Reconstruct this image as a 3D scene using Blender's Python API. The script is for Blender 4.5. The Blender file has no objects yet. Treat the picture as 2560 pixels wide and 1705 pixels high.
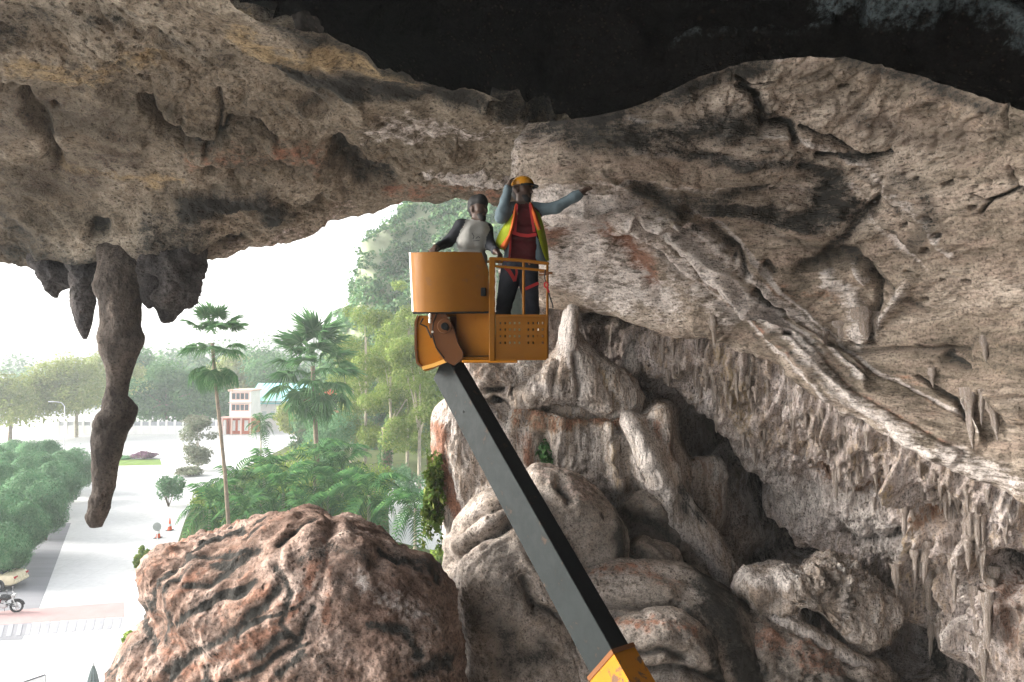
import bpy, math, random
import numpy as np
from mathutils import Vector, Matrix

random.seed(7)
rng = np.random.default_rng(7)
S = bpy.context.scene
COL = S.collection
R = math.radians

# ------------------------------------------------------------------ camera, sky, sun, exposure
F = 692.0                      # focal length in pixels of a 1024 px wide frame
CAMZ, PITCH = 13.5, R(1.9)
cam_d = bpy.data.cameras.new('camera'); cam = bpy.data.objects.new('camera', cam_d); COL.objects.link(cam)
cam.location = (0, 0, CAMZ); cam.rotation_euler = (R(90) + PITCH, 0, 0)
cam_d.sensor_width = 36.0; cam_d.lens = 36.0 * F / 1024.0
cam_d.clip_start = 0.1; cam_d.clip_end = 2000
S.camera = cam

SUN_EL, SUN_AZ = 21.0, -88.0   # azimuth from +Y towards +X: the sun stands to the left, behind cloud
world = bpy.data.worlds.new('World'); S.world = world; world.use_nodes = True
wn = world.node_tree; wn.nodes.clear()
sky = wn.nodes.new('ShaderNodeTexSky'); sky.sky_type = 'NISHITA'; sky.sun_disc = False
sky.sun_elevation = R(SUN_EL); sky.sun_rotation = R(SUN_AZ)
sky.air_density = 1.0; sky.dust_density = 4.0; sky.ozone_density = 1.0
hs = wn.nodes.new('ShaderNodeHueSaturation'); hs.inputs['Saturation'].default_value = 0.22
bg = wn.nodes.new('ShaderNodeBackground'); bg.inputs['Strength'].default_value = 0.14
wo = wn.nodes.new('ShaderNodeOutputWorld')
wn.links.new(sky.outputs[0], hs.inputs['Color']); wn.links.new(hs.outputs[0], bg.inputs[0]); wn.links.new(bg.outputs[0], wo.inputs[0])

sun_d = bpy.data.lights.new('sun', 'SUN'); sun_d.energy = 1.5; sun_d.angle = R(24); sun_d.color = (1.0, 0.96, 0.9)
sun = bpy.data.objects.new('sun', sun_d); COL.objects.link(sun)
sd = Vector((math.sin(R(SUN_AZ)) * math.cos(R(SUN_EL)), math.cos(R(SUN_AZ)) * math.cos(R(SUN_EL)), math.sin(R(SUN_EL))))
sun.rotation_euler = sd.to_track_quat('Z', 'Y').to_euler(); sun.location = (-30, 30, 60)

S.view_settings.view_transform = 'Standard'; S.view_settings.look = 'None'
S.view_settings.exposure = 2.45; S.view_settings.gamma = 1.0; S.view_settings.use_curve_mapping = False
S.render.engine = 'CYCLES'
S.cycles.use_denoising = True
S.cycles.max_bounces = 8; S.cycles.diffuse_bounces = 5; S.cycles.glossy_bounces = 2
S.cycles.transmission_bounces = 3; S.cycles.transparent_max_bounces = 6; S.cycles.volume_bounces = 1
S.cycles.sample_clamp_indirect = 6.0

# ------------------------------------------------------------------ picture to place
CP, SP = math.cos(PITCH), math.sin(PITCH)
K = 0.43497                    # overview pixels to frame pixels
def Wn(u, v, d):
    u = np.asarray(u, float); v = np.asarray(v, float); d = np.asarray(d, float)
    x = (u - 512.0) / F * d; yc = (341.0 - v) / F * d
    return np.stack([x, d * CP - yc * SP, CAMZ + d * SP + yc * CP], -1)
def W(u, v, d): return Vector(Wn(u, v, d).tolist())
FWD = Vector((0, CP, SP)); UPV = Vector((0, -SP, CP))
def G(u, v):                   # the ground point seen at a pixel
    r = Wn(u, v, 1.0) - np.array([0, 0, CAMZ]); t = -CAMZ / r[2]
    return Vector((r[0] * t, r[1] * t, 0.0))
def O(pts): return [(p[0] * K, p[1] * K) + tuple(p[2:]) for p in pts]

# ------------------------------------------------------------------ noise
_pr = np.random.default_rng(11)
PERM = _pr.permutation(256); PERM = np.concatenate([PERM, PERM, PERM])
GR = _pr.normal(size=(256, 3)); GR /= np.linalg.norm(GR, axis=1)[:, None]
def perlin(p):
    i = np.floor(p).astype(np.int64); f = p - i; i &= 255
    w = f * f * f * (f * (f * 6 - 15) + 10); out = 0
    for dx in (0, 1):
        wx = w[:, 0] if dx else 1 - w[:, 0]; a = PERM[(i[:, 0] + dx) & 255]
        for dy in (0, 1):
            wy = w[:, 1] if dy else 1 - w[:, 1]; b = PERM[a + ((i[:, 1] + dy) & 255)]
            for dz in (0, 1):
                wz = w[:, 2] if dz else 1 - w[:, 2]; g = GR[PERM[b + ((i[:, 2] + dz) & 255)]]
                dot = g[:, 0] * (f[:, 0] - dx) + g[:, 1] * (f[:, 1] - dy) + g[:, 2] * (f[:, 2] - dz)
                out = out + wx * wy * wz * dot
    return out * 1.5
def fbm(p, o=4, gain=0.5, lac=2.03):
    a = 1.0; s = 0; 
    for k in range(o):
        s = s + a * perlin(p + 17.3 * k); p = p * lac; a *= gain
    return s
def ridged(p, o=4, gain=0.5, lac=2.1):
    a = 1.0; s = 0
    for k in range(o):
        s = s + a * (1 - 2 * np.abs(perlin(p + 9.1 * k))); p = p * lac; a *= gain
    return s * 0.5

def herm(xs, ys, x):           # monotone cubic through the points
    xs = np.asarray(xs, float); ys = np.asarray(ys, float)
    h = np.diff(xs); dl = np.diff(ys) / h; m = np.zeros_like(ys)
    if len(xs) == 2: m[:] = dl[0]
    else:
        m[0] = dl[0]; m[-1] = dl[-1]
        for i in range(1, len(xs) - 1):
            if dl[i - 1] * dl[i] > 0:
                w1 = 2 * h[i] + h[i - 1]; w2 = h[i] + 2 * h[i - 1]
                m[i] = (w1 + w2) / (w1 / dl[i - 1] + w2 / dl[i])
    x = np.clip(x, xs[0], xs[-1]); k = np.clip(np.searchsorted(xs, x, 'right') - 1, 0, len(xs) - 2)
    t = (x - xs[k]) / h[k]
    return ((2*t**3 - 3*t*t + 1) * ys[k] + (t**3 - 2*t*t + t) * h[k] * m[k] + (-2*t**3 + 3*t*t) * ys[k+1] + (t**3 - t*t) * h[k] * m[k+1])

# ------------------------------------------------------------------ object helpers
def tag(o, label=None, cat=None, group=None, kind=None):
    if label: o['label'] = label
    if cat: o['category'] = cat
    if group: o['group'] = group
    if kind: o['kind'] = kind
    return o
def empty(name, loc, label=None, cat=None, group=None, rz=0.0):
    o = bpy.data.objects.new(name, None); COL.objects.link(o); o.location = loc; o.rotation_euler = (0, 0, rz); o.empty_display_size = 0.2
    return tag(o, label, cat, group)
def mesh_np(name, V, faces, mats, smooth=True, stain_shade=None, mi=None):
    """faces: (n,4) or (n,3) array, or a list of such arrays"""
    if not isinstance(faces, list): faces = [faces]
    faces = [np.asarray(f, np.int32) for f in faces if len(f)]
    me = bpy.data.meshes.new(name); V = np.asarray(V, np.float32)
    nl = sum(f.size for f in faces); nf = sum(len(f) for f in faces)
    me.vertices.add(len(V)); me.vertices.foreach_set('co', V.ravel())
    me.loops.add(nl); me.loops.foreach_set('vertex_index', np.concatenate([f.ravel() for f in faces]))
    tot = np.concatenate([np.full(len(f), f.shape[1], np.int32) for f in faces])
    st = np.concatenate([[0], np.cumsum(tot)[:-1]]).astype(np.int32)
    me.polygons.add(nf); me.polygons.foreach_set('loop_start', st); me.polygons.foreach_set('loop_total', tot)
    me.polygons.foreach_set('use_smooth', np.full(nf, bool(smooth)))
    for m in (mats if isinstance(mats, (list, tuple)) else [mats]): me.materials.append(m)
    if mi is not None: me.polygons.foreach_set('material_index', np.asarray(mi, np.int32))
    if stain_shade is not None:
        a = me.color_attributes.new('stain_shade', 'FLOAT_COLOR', 'POINT'); a.data.foreach_set('color', np.asarray(stain_shade, np.float32).ravel())
    me.update(calc_edges=True); me.validate()
    return me
def link(name, me, parent=None, loc=None):
    o = bpy.data.objects.new(name, me); COL.objects.link(o)
    if parent is not None: o.parent = parent
    if loc is not None: o.location = loc
    return o
def grid_faces(nv, nu, wrap=False):
    i = np.arange(nv * nu).reshape(nv, nu)
    if wrap: i = np.concatenate([i, i[:, :1]], 1)
    return np.stack([i[:-1, :-1], i[:-1, 1:], i[1:, 1:], i[1:, :-1]], -1).reshape(-1, 4)
def grid_normals(Pg, wrap=False):
    if wrap: du = np.roll(Pg, -1, 1) - np.roll(Pg, 1, 1)
    else: du = np.gradient(Pg, axis=1)
    dv = np.gradient(Pg, axis=0); n = np.cross(du, dv)
    return n / (np.linalg.norm(n, axis=-1, keepdims=True) + 1e-9)

class MB:
    """collects simple solids and links them as one mesh object"""
    def __init__(s): s.v = []; s.f = []
    def poly(s, vs, fs):
        b = len(s.v); s.v += [tuple(x) for x in vs]; s.f += [tuple(i + b for i in f) for f in fs]; return s
    def box(s, c, size, rot=None, bev=0.0):
        sx, sy, sz = [q / 2 for q in size]; M = (rot or Matrix.Identity(3)); c = Vector(c)
        if bev > 0:
            b = min(bev, sx * .9, sy * .9, sz * .9); vs = []; idx = {}
            for a in (-1, 1):
                for e in (-1, 1):
                    for g in (-1, 1):
                        for ax in range(3):
                            q = [a * (sx - b), e * (sy - b), g * (sz - b)]; q[ax] = (a * sx, e * sy, g * sz)[ax]
                            idx[(a, e, g, ax)] = len(vs); vs.append(c + M @ Vector(q))
            fs = []
            for a in (-1, 1):
                for ax in range(3):
                    o1, o2 = [k for k in range(3) if k != ax]; q = []
                    for (p1, p2) in ((-1, -1), (1, -1), (1, 1), (-1, 1)):
                        t = [0, 0, 0]; t[ax] = a; t[o1] = p1; t[o2] = p2; q.append(idx[(t[0], t[1], t[2], ax)])
                    fs.append(q)
            for ax in range(3):
                o1, o2 = [k for k in range(3) if k != ax]
                for p1 in (-1, 1):
                    for p2 in (-1, 1):
                        A = [0, 0, 0]; A[o1] = p1; A[o2] = p2; B = list(A); A[ax] = -1; B[ax] = 1
                        fs.append([idx[tuple(A) + (o1,)], idx[tuple(B) + (o1,)], idx[tuple(B) + (o2,)], idx[tuple(A) + (o2,)]])
            for a in (-1, 1):
                for e in (-1, 1):
                    for g in (-1, 1): fs.append([idx[(a, e, g, k)] for k in range(3)])
            return s.poly(vs, fs)
        vs = [c + M @ Vector((a * sx, e * sy, g * sz)) for a in (-1, 1) for e in (-1, 1) for g in (-1, 1)]
        return s.poly(vs, [(0, 1, 3, 2), (4, 6, 7, 5), (0, 4, 5, 1), (2, 3, 7, 6), (0, 2, 6, 4), (1, 5, 7, 3)])
    def tube(s, pts, r, n=8, cap=True):
        pts = [Vector(p) for p in pts]; m = len(pts)
        rs = r if isinstance(r, (list, tuple)) else [r] * m
        b = len(s.v); ref = None
        for i, p in enumerate(pts):
            t = (pts[min(i + 1, m - 1)] - pts[max(i - 1, 0)]).normalized()
            if ref is None: ref = t.orthogonal().normalized()
            ref = (ref - t * ref.dot(t))
            ref = ref.normalized() if ref.length > 1e-6 else t.orthogonal().normalized()
            bi = t.cross(ref)
            for k in range(n):
                a = 2 * math.pi * k / n; s.v.append(tuple(p + (ref * math.cos(a) + bi * math.sin(a)) * rs[i]))
        for i in range(m - 1):
            for k in range(n):
                k2 = (k + 1) % n; s.f.append((b + i*n + k, b + i*n + k2, b + (i+1)*n + k2, b + (i+1)*n + k))
        if cap: s.f.append(tuple(b + k for k in range(n))[::-1]); s.f.append(tuple(b + (m-1)*n + k for k in range(n)))
        return s
    def strip(s, pts, width, thick, face):
        """a flat strap along pts; face = direction its broad side looks at"""
        pts = [Vector(p) for p in pts]; b = len(s.v); m = len(pts); face = Vector(face).normalized()
        for i, p in enumerate(pts):
            t = (pts[min(i + 1, m - 1)] - pts[max(i - 1, 0)]).normalized(); sdv = t.cross(face).normalized() * (width / 2); fv = face * thick / 2
            s.v += [tuple(p + sdv + fv), tuple(p - sdv + fv), tuple(p - sdv - fv), tuple(p + sdv - fv)]
        for i in range(m - 1):
            for k in range(4):
                k2 = (k + 1) % 4; s.f.append((b + i*4 + k, b + i*4 + k2, b + (i+1)*4 + k2, b + (i+1)*4 + k))
        s.f.append((b, b+1, b+2, b+3)[::-1]); s.f.append(tuple(b + (m-1)*4 + k for k in range(4)))
        return s
    def prism(s, poly, off):
        """poly: planar loop of points, off: extrusion vector"""
        a = [Vector(p) for p in poly]; n = len(a); off = Vector(off)
        return s.poly(a + [p + off for p in a], [tuple(range(n))[::-1], tuple(range(n, 2*n))] + [(i, (i+1) % n, n + (i+1) % n, n + i) for i in range(n)])
    def lathe(s, prof, c=(0, 0, 0), n=16, axis=None):
        M = (Vector(axis).to_track_quat('Z', 'Y').to_matrix() if axis is not None else Matrix.Identity(3)); b = len(s.v); c = Vector(c)
        for (r, z) in prof:
            for k in range(n):
                a = 2*math.pi*k/n; s.v.append(tuple(c + M @ Vector((r*math.cos(a), r*math.sin(a), z))))
        for i in range(len(prof) - 1):
            for k in range(n):
                k2 = (k+1) % n; s.f.append((b+i*n+k, b+i*n+k2, b+(i+1)*n+k2, b+(i+1)*n+k))
        s.f.append(tuple(b + k for k in range(n))[::-1]); s.f.append(tuple(b + (len(prof)-1)*n + k for k in range(n)))
        return s
    def mesh(s, name, mat, smooth=False):
        me = bpy.data.meshes.new(name); me.from_pydata(s.v, [], s.f); me.materials.append(mat)
        import bmesh
        bm = bmesh.new(); bm.from_mesh(me); bmesh.ops.recalc_face_normals(bm, faces=bm.faces); bm.to_mesh(me); bm.free()
        if smooth:
            me.polygons.foreach_set('use_smooth', [True] * len(me.polygons)); me.set_sharp_from_angle(angle=R(38))
        me.update(); return me
    def build(s, name, mat, parent=None, smooth=False, loc=None):
        """points are in world space; when parent is given they are moved into its space"""
        me = s.mesh(name, mat, smooth)
        if parent is not None:
            M = Matrix.LocRotScale(parent.location, parent.rotation_euler, parent.scale) if parent.parent is None else bmat(parent)
            me.transform(M.inverted())
        return link(name, me, parent, loc)
def bmat(o):
    M = Matrix.LocRotScale(o.location, o.rotation_euler, o.scale)
    return bmat(o.parent) @ M if o.parent is not None else M

# ------------------------------------------------------------------ materials
class NT:
    def __init__(s, name):
        s.m = bpy.data.materials.new(name); s.m.use_nodes = True; s.t = s.m.node_tree; s.t.nodes.clear()
        s.out = s.n('ShaderNodeOutputMaterial')
    def n(s, typ, **kw):
        nd = s.t.nodes.new(typ)
        for k, v in kw.items():
            if k in nd.inputs: 
                if hasattr(v, 'is_output'): s.t.links.new(v, nd.inputs[k])
                else: nd.inputs[k].default_value = v
            else: setattr(nd, k, v)
        return nd
    def l(s, a, b): s.t.links.new(a, b)
    def math(s, op, a, b=None, c=None):
        nd = s.t.nodes.new('ShaderNodeMath'); nd.operation = op
        for i, q in enumerate((a, b, c)):
            if q is None: continue
            if hasattr(q, 'is_output'): s.l(q, nd.inputs[i])
            else: nd.inputs[i].default_value = q
        return nd.outputs[0]
    def mix(s, fac, a, b, mode='MIX'):
        nd = s.t.nodes.new('ShaderNodeMix'); nd.data_type = 'RGBA'; nd.blend_type = mode
        for i, q in ((0, fac), (6, a), (7, b)):
            if hasattr(q, 'is_output'): s.l(q, nd.inputs[i])
            else: nd.inputs[i].default_value = q if i == 0 else (tuple(q) + (1,) if len(q) == 3 else q)
        return nd.outputs[2]
    def ramp(s, fac, stops, interp='LINEAR'):
        nd = s.t.nodes.new('ShaderNodeValToRGB'); cr = nd.color_ramp; cr.interpolation = interp
        while len(cr.elements) < len(stops): cr.elements.new(0.5)
        for e, (p, c) in zip(cr.elements, stops):
            e.position = p; e.color = (c, c, c, 1) if isinstance(c, (int, float)) else tuple(c) + (1,)
        s.l(fac, nd.inputs[0]); return nd.outputs[0]
    def smooth(s, x, lo, hi):
        nd = s.t.nodes.new('ShaderNodeMapRange'); nd.interpolation_type = 'SMOOTHSTEP'
        s.l(x, nd.inputs[0]); nd.inputs[1].default_value = lo; nd.inputs[2].default_value = hi
        return nd.outputs[0]
    def coords(s, kind='Object', scale=(1, 1, 1), rot=(0, 0, 0)):
        tc = s.n('ShaderNodeTexCoord'); mp = s.n('ShaderNodeMapping'); s.l(tc.outputs[kind], mp.inputs[0])
        mp.inputs['Scale'].default_value = scale; mp.inputs['Rotation'].default_value = rot
        return mp.outputs[0]
    def noise(s, co, scale, detail=6, rough=0.6, dist=0.0):
        return s.n('ShaderNodeTexNoise', Vector=co, Scale=scale, Detail=detail, Roughness=rough, Distortion=dist).outputs[0]
    def bsdf(s, color, rough=0.8, spec=0.3, metal=0.0, normal=None):
        b = s.n('ShaderNodeBsdfPrincipled'); 
        for k, q in (('Base Color', color), ('Roughness', rough), ('Specular IOR Level', spec), ('Metallic', metal)):
            if hasattr(q, 'is_output'): s.l(q, b.inputs[k])
            else: b.inputs[k].default_value = (tuple(q) + (1,)) if k == 'Base Color' else q
        if normal is not None: s.l(normal, b.inputs['Normal'])
        return b.outputs[0]
    def done(s, sh): s.l(sh, s.out.inputs[0]); return s.m

C_RED, C_OCH, C_PALE, C_BLACK = (0.27, 0.14, 0.095), (0.33, 0.245, 0.145), (0.57, 0.51, 0.47), (0.042, 0.04, 0.036)
def tight(st): return [({.28: .36, .45: .46, .5: .48, .58: .53, .6: .54, .75: .62}.get(p, p), c) for p, c in st]
def rock_mat(name, stops, var, s1=0.45, aniso=(1, 1, 1), rot=(0, 0, 0), bump=1.0, speck=0.75, pit=0.5, red=C_RED, dark=C_BLACK, pale=C_PALE, och=C_OCH, grain=26, spec=.12):
    t = NT(name); co = t.coords('Object'); ca = t.coords('Object', aniso, rot)
    n1 = t.noise(ca, s1, 8, 0.62, 0.5); n2 = t.noise(ca, 2.6, 8, 0.68, 0.3); n3 = t.noise(co, grain, 5, 0.75)
    n4 = t.noise(ca, 9.0, 6, 0.7)
    base = t.ramp(n1, tight(stops))
    base = t.mix(t.smooth(n2, 0.42, 0.68), base, var)
    at = t.n('ShaderNodeAttribute', attribute_name='stain_shade'); sp = t.n('ShaderNodeSeparateColor'); t.l(at.outputs['Color'], sp.inputs[0])
    wob = t.math('ADD', t.math('MULTIPLY', t.math('SUBTRACT', n2, 0.5), 1.1), t.math('MULTIPLY', t.math('SUBTRACT', n4, 0.5), 1.3))
    def st(ch, col, b):
        f = t.smooth(t.math('ADD', ch, t.math('MULTIPLY', wob, t.math('MINIMUM', t.math('MULTIPLY', ch, 3.0), 1.0))), 0.2, 0.62)
        return t.mix(f, b, col)
    base = st(at.outputs['Alpha'], och, base)
    base = st(sp.outputs[0], red, base)
    base = st(sp.outputs[2], pale, base)
    spk = t.ramp(n3, [(0.35, 1 - speck), (0.46, 0.93), (0.55, 1.1), (0.66, 1.32)])
    base = t.mix(1.0, base, spk, 'MULTIPLY')
    base = t.mix(1.0, base, t.ramp(n4, [(0.32, 0.48), (0.5, 1.0), (0.68, 1.26)]), 'MULTIPLY')
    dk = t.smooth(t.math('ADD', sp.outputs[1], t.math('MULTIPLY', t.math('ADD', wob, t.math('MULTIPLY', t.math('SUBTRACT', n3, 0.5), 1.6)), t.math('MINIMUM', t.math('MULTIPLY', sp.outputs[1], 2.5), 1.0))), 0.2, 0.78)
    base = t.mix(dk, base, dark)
    v2 = t.n('ShaderNodeTexVoronoi', Vector=ca, Scale=11.0, Randomness=1.0)
    p2 = t.math('MULTIPLY', t.math('SUBTRACT', 1.0, t.smooth(v2.outputs[0], 0.12, 0.34)), t.smooth(n1, 0.44, 0.6))
    base = t.mix(t.math('MULTIPLY', p2, .62), base, (0.06, 0.048, 0.04))
    vo = t.n('ShaderNodeTexVoronoi', Vector=ca, Scale=3.2, Randomness=1.0)
    pm = t.math('MULTIPLY', t.math('SUBTRACT', 1.0, t.smooth(vo.outputs[0], 0.07, 0.2)), t.smooth(n2, 0.5, 0.58))
    base = t.mix(t.math('MULTIPLY', pm, pit), base, (0.05, 0.035, 0.028))
    h = t.math('ADD', t.math('MULTIPLY', n2, 1.3), t.math('ADD', t.math('MULTIPLY', n4, 0.55), t.math('MULTIPLY', n3, 0.3)))
    h = t.math('SUBTRACT', h, t.math('ADD', t.math('MULTIPLY', pm, 0.8), t.math('MULTIPLY', p2, 0.35)))
    bp = t.n('ShaderNodeBump', Height=h, Strength=0.9, Distance=0.09 * bump)
    return t.done(t.bsdf(base, 0.95, spec, 0, bp.outputs[0]))
def leaf_mat(name, c1, c2, c3=None, trans=0.3, patch=0.25):
    t = NT(name); g = t.n('ShaderNodeNewGeometry'); co = t.coords('Object')
    col = t.ramp(g.outputs['Random Per Island'], [(0.0, c1), (0.55, c2), (1.0, c3 or c2)])
    col = t.mix(1.0, col, t.ramp(t.noise(co, patch, 3, 0.5), [(0.35, 0.62), (0.65, 1.3)]), 'MULTIPLY')
    a = t.bsdf(col, 0.8, 0.06); tr = t.n('ShaderNodeBsdfTranslucent', Color=col)
    mx = t.n('ShaderNodeMixShader'); mx.inputs[0].default_value = trans; t.l(a, mx.inputs[1]); t.l(tr.outputs[0], mx.inputs[2])
    return t.done(mx.outputs[0])
def plain(name, c, rough=0.6, spec=0.4, metal=0.0, var=0.15, scale=4.0, bump=0.0):
    t = NT(name); co = t.coords('Object'); n = t.noise(co, scale, 6, 0.65)
    col = t.mix(1.0, c, t.ramp(n, [(0.3, 1 - var), (0.7, 1 + var)]), 'MULTIPLY'); nm = None
    if bump: nm = t.n('ShaderNodeBump', Height=n, Strength=0.6, Distance=bump).outputs[0]
    return t.done(t.bsdf(col, t.ramp(n, [(0.3, max(rough - .1, .02)), (0.7, min(rough + .12, 1))]), spec, metal, nm))
# ------------------------------------------------------------------ rock modelling
def seg_dist(UV, poly):
    best = np.full(len(UV), 1e9)
    P = np.asarray([q[:2] for q in poly], float)
    if len(P) == 1: return np.linalg.norm(UV - P[0], axis=1)
    for a, b in zip(P[:-1], P[1:]):
        ab = b - a; t = np.clip(((UV - a) @ ab) / (ab @ ab + 1e-9), 0, 1)
        best = np.minimum(best, np.linalg.norm(UV - a - t[:, None] * ab, axis=1))
    return best
def features(UV, Pw, feats, stain_shade, seed=0):
    """carve grooves, raise ledges and lay stains, painted shade and painted light along lines; returns displacement along the normal (towards the open air)"""
    disp = np.zeros(len(UV))
    if not feats: return disp
    q = Pw * 0.9 + seed; wob = np.stack([fbm(q, 3), fbm(q + 40.0, 3)], 1)
    jag = np.stack([fbm(Pw * 3.5, 2), fbm(Pw * 3.5 + 30, 2)], 1)
    for f in feats:
        w = f['w']; U2 = UV + wob * min(w * 0.9, 9) * f.get('wob', 1.0) + jag * min(w * 0.5, 2.5)
        d = seg_dist(U2, O(f['p'])); k = np.exp(-(d / w) ** 2 * 1.2)
        if 'h' in f: disp += f['h'] * (np.clip(1 - d / w, 0, 1) ** 0.6 if f.get('hard') else k)
        for ch, nm in enumerate(('red', 'dark', 'pale', 'och')):
            if nm in f: stain_shade[:, ch] = np.maximum(stain_shade[:, ch], f[nm] * k)
    return disp
def rock_noise(Pw, amp, freq, seed=0, aniso=(1, 1, 1), fine=1.0, crag=1.0):
    q = Pw * np.array(aniso) * freq + seed
    w = np.stack([fbm(q * 0.7 + 3, 2), fbm(q * 0.7 + 50, 2), fbm(q * 0.7 + 90, 2)], 1) * 0.5
    a = fbm(q + w, 3) * 0.65 + ridged(q * 1.7 + w + 20, 4) * 0.45
    b = ridged(q * 6.1 + 60, 3, 0.6) * 0.13 + fbm(q * 16 + 10, 3, 0.65) * 0.05
    e = np.clip(1 - 2.2 * np.abs(perlin(q * 2.1 + w * 1.5 + 33)), 0, 1) ** 6 * .30 + np.clip(1 - 2.2 * np.abs(perlin(q * 4.7 + w * 2 + 71)), 0, 1) ** 5 * .16
    fc = perlin(q * 3.1 + w + 15); fc = np.abs(fc - np.round(fc * 2.5) / 2.5) * .5          # broken, stepped faces
    mk = np.clip(.6 + fbm(q * .38 + 200, 2) * 1.3, .2, 1.35)
    return amp * (a + (b * fine - e * crag + fc * crag) * mk)
SHEETS = {}
def sheet(name, rows, u0, u1, nu, nv, mat, amp, freq, feats=(), seed=0, aniso=(1, 1, 1), fine=1.0, skip=0, fade=None, weights=None, extra=None, loc=None):
    """a rock face through rows of (u, v, distance) control points"""
    u = np.linspace(u0, u1, nu)
    rv = np.array([herm([q[0] for q in r], [q[1] for q in r], u) for r in rows])
    rd = np.array([herm([q[0] for q in r], [q[2] for q in r], u) for r in rows])
    ker = np.exp(-np.linspace(-2, 2, 9) ** 2); ker /= ker.sum()
    C = Wn(np.broadcast_to(u, rv.shape), rv, rd)                       # rows in space
    wts = weights if weights is not None else [max(np.linalg.norm(C[i+1] - C[i], axis=-1).mean(), .3) for i in range(len(rows) - 1)]
    s = np.concatenate([[0], np.cumsum(wts)]); t = np.linspace(0, s[-1], nv)
    def along(A):
        out = np.empty((nv, nu)); 
        # Catmull-Rom across rows, same knots for every column
        m = np.gradient(A, s, axis=0); k = np.clip(np.searchsorted(s, t, 'right') - 1, 0, len(s) - 2)
        h = (s[k+1] - s[k])[:, None]; x = ((t - s[k]) / (s[k+1] - s[k]))[:, None]
        return (2*x**3-3*x*x+1)*A[k] + (x**3-2*x*x+x)*h*m[k] + (-2*x**3+3*x*x)*A[k+1] + (x**3-x*x)*h*m[k+1]
    Vg, Dg = along(rv), along(rd); Ug = np.broadcast_to(u, Vg.shape)
    Pg = Wn(Ug, Vg, Dg); Nn = grid_normals(Pg)
    cam0 = np.array([0, 0, CAMZ]); flip = np.sign(((cam0 - Pg) * Nn).sum(-1).mean()) or 1; Nn = Nn * flip
    Pf = Pg.reshape(-1, 3); UV = np.stack([Ug.ravel(), Vg.ravel()], 1); stain_shade = np.zeros((len(Pf), 4))
    d = rock_noise(Pf, amp, freq, seed, aniso, fine) + features(UV, Pf, feats, stain_shade, seed)
    if extra is not None: d = d + extra(UV, Pf, stain_shade)
    if fade is not None: d = d * np.clip(fade(UV), 0, 1)
    Pf = Pf + Nn.reshape(-1, 3) * d[:, None]
    SHEETS[name] = (UV, Pf, Nn.reshape(-1, 3))
    f = grid_faces(nv, nu)
    if flip < 0: f = f[:, ::-1]
    me = mesh_np(name, Pf, f, mat, True, stain_shade); return link(name, me)
def surf(name, u, v):
    UV, Pf, Nn = SHEETS[name]; i = np.argmin((UV[:, 0] - u) ** 2 + (UV[:, 1] - v) ** 2); return Pf[i], Nn[i]
def catmull(P, n):
    P = np.asarray(P, float); m = len(P); t = np.linspace(0, m, n, endpoint=False); k = t.astype(int); x = (t - k)[:, None]
    a, b, c, d = P[(k-1) % m], P[k % m], P[(k+1) % m], P[(k+2) % m]
    return 0.5 * (2*b + (c-a)*x + (2*a-5*b+4*c-d)*x*x + (3*b-a-3*c+d)*x**3)
def lump(name, outline, d0, front, back, mat, amp, freq, label, feats=(), seed=0, n=150, m=90, power=1.0, tilt=0.0, cat='boulder', group=None, fine=1.0, aniso=(1, 1, 1), ctr=None, extra=None, sub=0.6):
    """a closed rock body: its outline stands at distance d0, it swells towards the camera by front and away by back"""
    o = catmull(O(outline), 400); c = np.array(ctr) * K if ctr is not None else o.mean(0)
    a = np.arctan2(o[:, 1] - c[1], o[:, 0] - c[0]); r = np.hypot(o[:, 0] - c[0], o[:, 1] - c[1])
    th = np.linspace(-math.pi, math.pi, n, endpoint=False); od = np.argsort(a); aa = a[od]; rr = r[od]
    Rt = np.interp(th, np.concatenate([aa - 2*math.pi, aa, aa + 2*math.pi]), np.tile(rr, 3))
    e0 = .02 if sub > .45 else .0015; ph = np.linspace(e0, math.pi - e0, m)
    sp = np.sin(ph) ** sub; cp = np.cos(ph)
    U = c[0] + Rt[None] * sp[:, None] * np.cos(th)[None]; V = c[1] + Rt[None] * sp[:, None] * np.sin(th)[None]
    off = -np.sign(cp) * np.abs(cp) ** power * np.where(cp > 0, front, back)
    Pg = Wn(U, V, d0 + off[:, None] + tilt * (V - c[1]) / 100.0)
    Nn = grid_normals(Pg, True); cc = Pg.reshape(-1, 3).mean(0)
    if ((Pg - cc) * Nn).sum() < 0: Nn = -Nn; fl = True
    else: fl = False
    Pf = Pg.reshape(-1, 3); UV = np.stack([U.ravel(), V.ravel()], 1); stain_shade = np.zeros((len(Pf), 4))
    d = rock_noise(Pf, amp, freq, seed, aniso, fine) + features(UV, Pf, feats, stain_shade, seed)
    if extra is not None: d = d + extra(UV, Pf, stain_shade)
    Pf = Pf + Nn.reshape(-1, 3) * d[:, None]
    org = np.array([cc[0], cc[1], Pf[:, 2].min()])
    f = grid_faces(m, n, True); f = f[:, ::-1] if fl else f
    v2 = np.concatenate([Pf, [Pf[:n].mean(0), Pf[-n:].mean(0)]]) - org; k = len(Pf)
    i = np.arange(n); j = (i + 1) % n
    c1 = np.stack([np.full(n, k), j, i], 1); c2 = np.stack([np.full(n, k + 1), (m-1)*n + i, (m-1)*n + j], 1)
    if fl: c1 = c1[:, ::-1]; c2 = c2[:, ::-1]
    me = mesh_np(name, v2, [f, c1, c2], mat, True, np.concatenate([stain_shade, stain_shade[:1], stain_shade[-1:]]))
    return tag(link(name, me, None, org.tolist()), label, cat, group)
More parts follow.
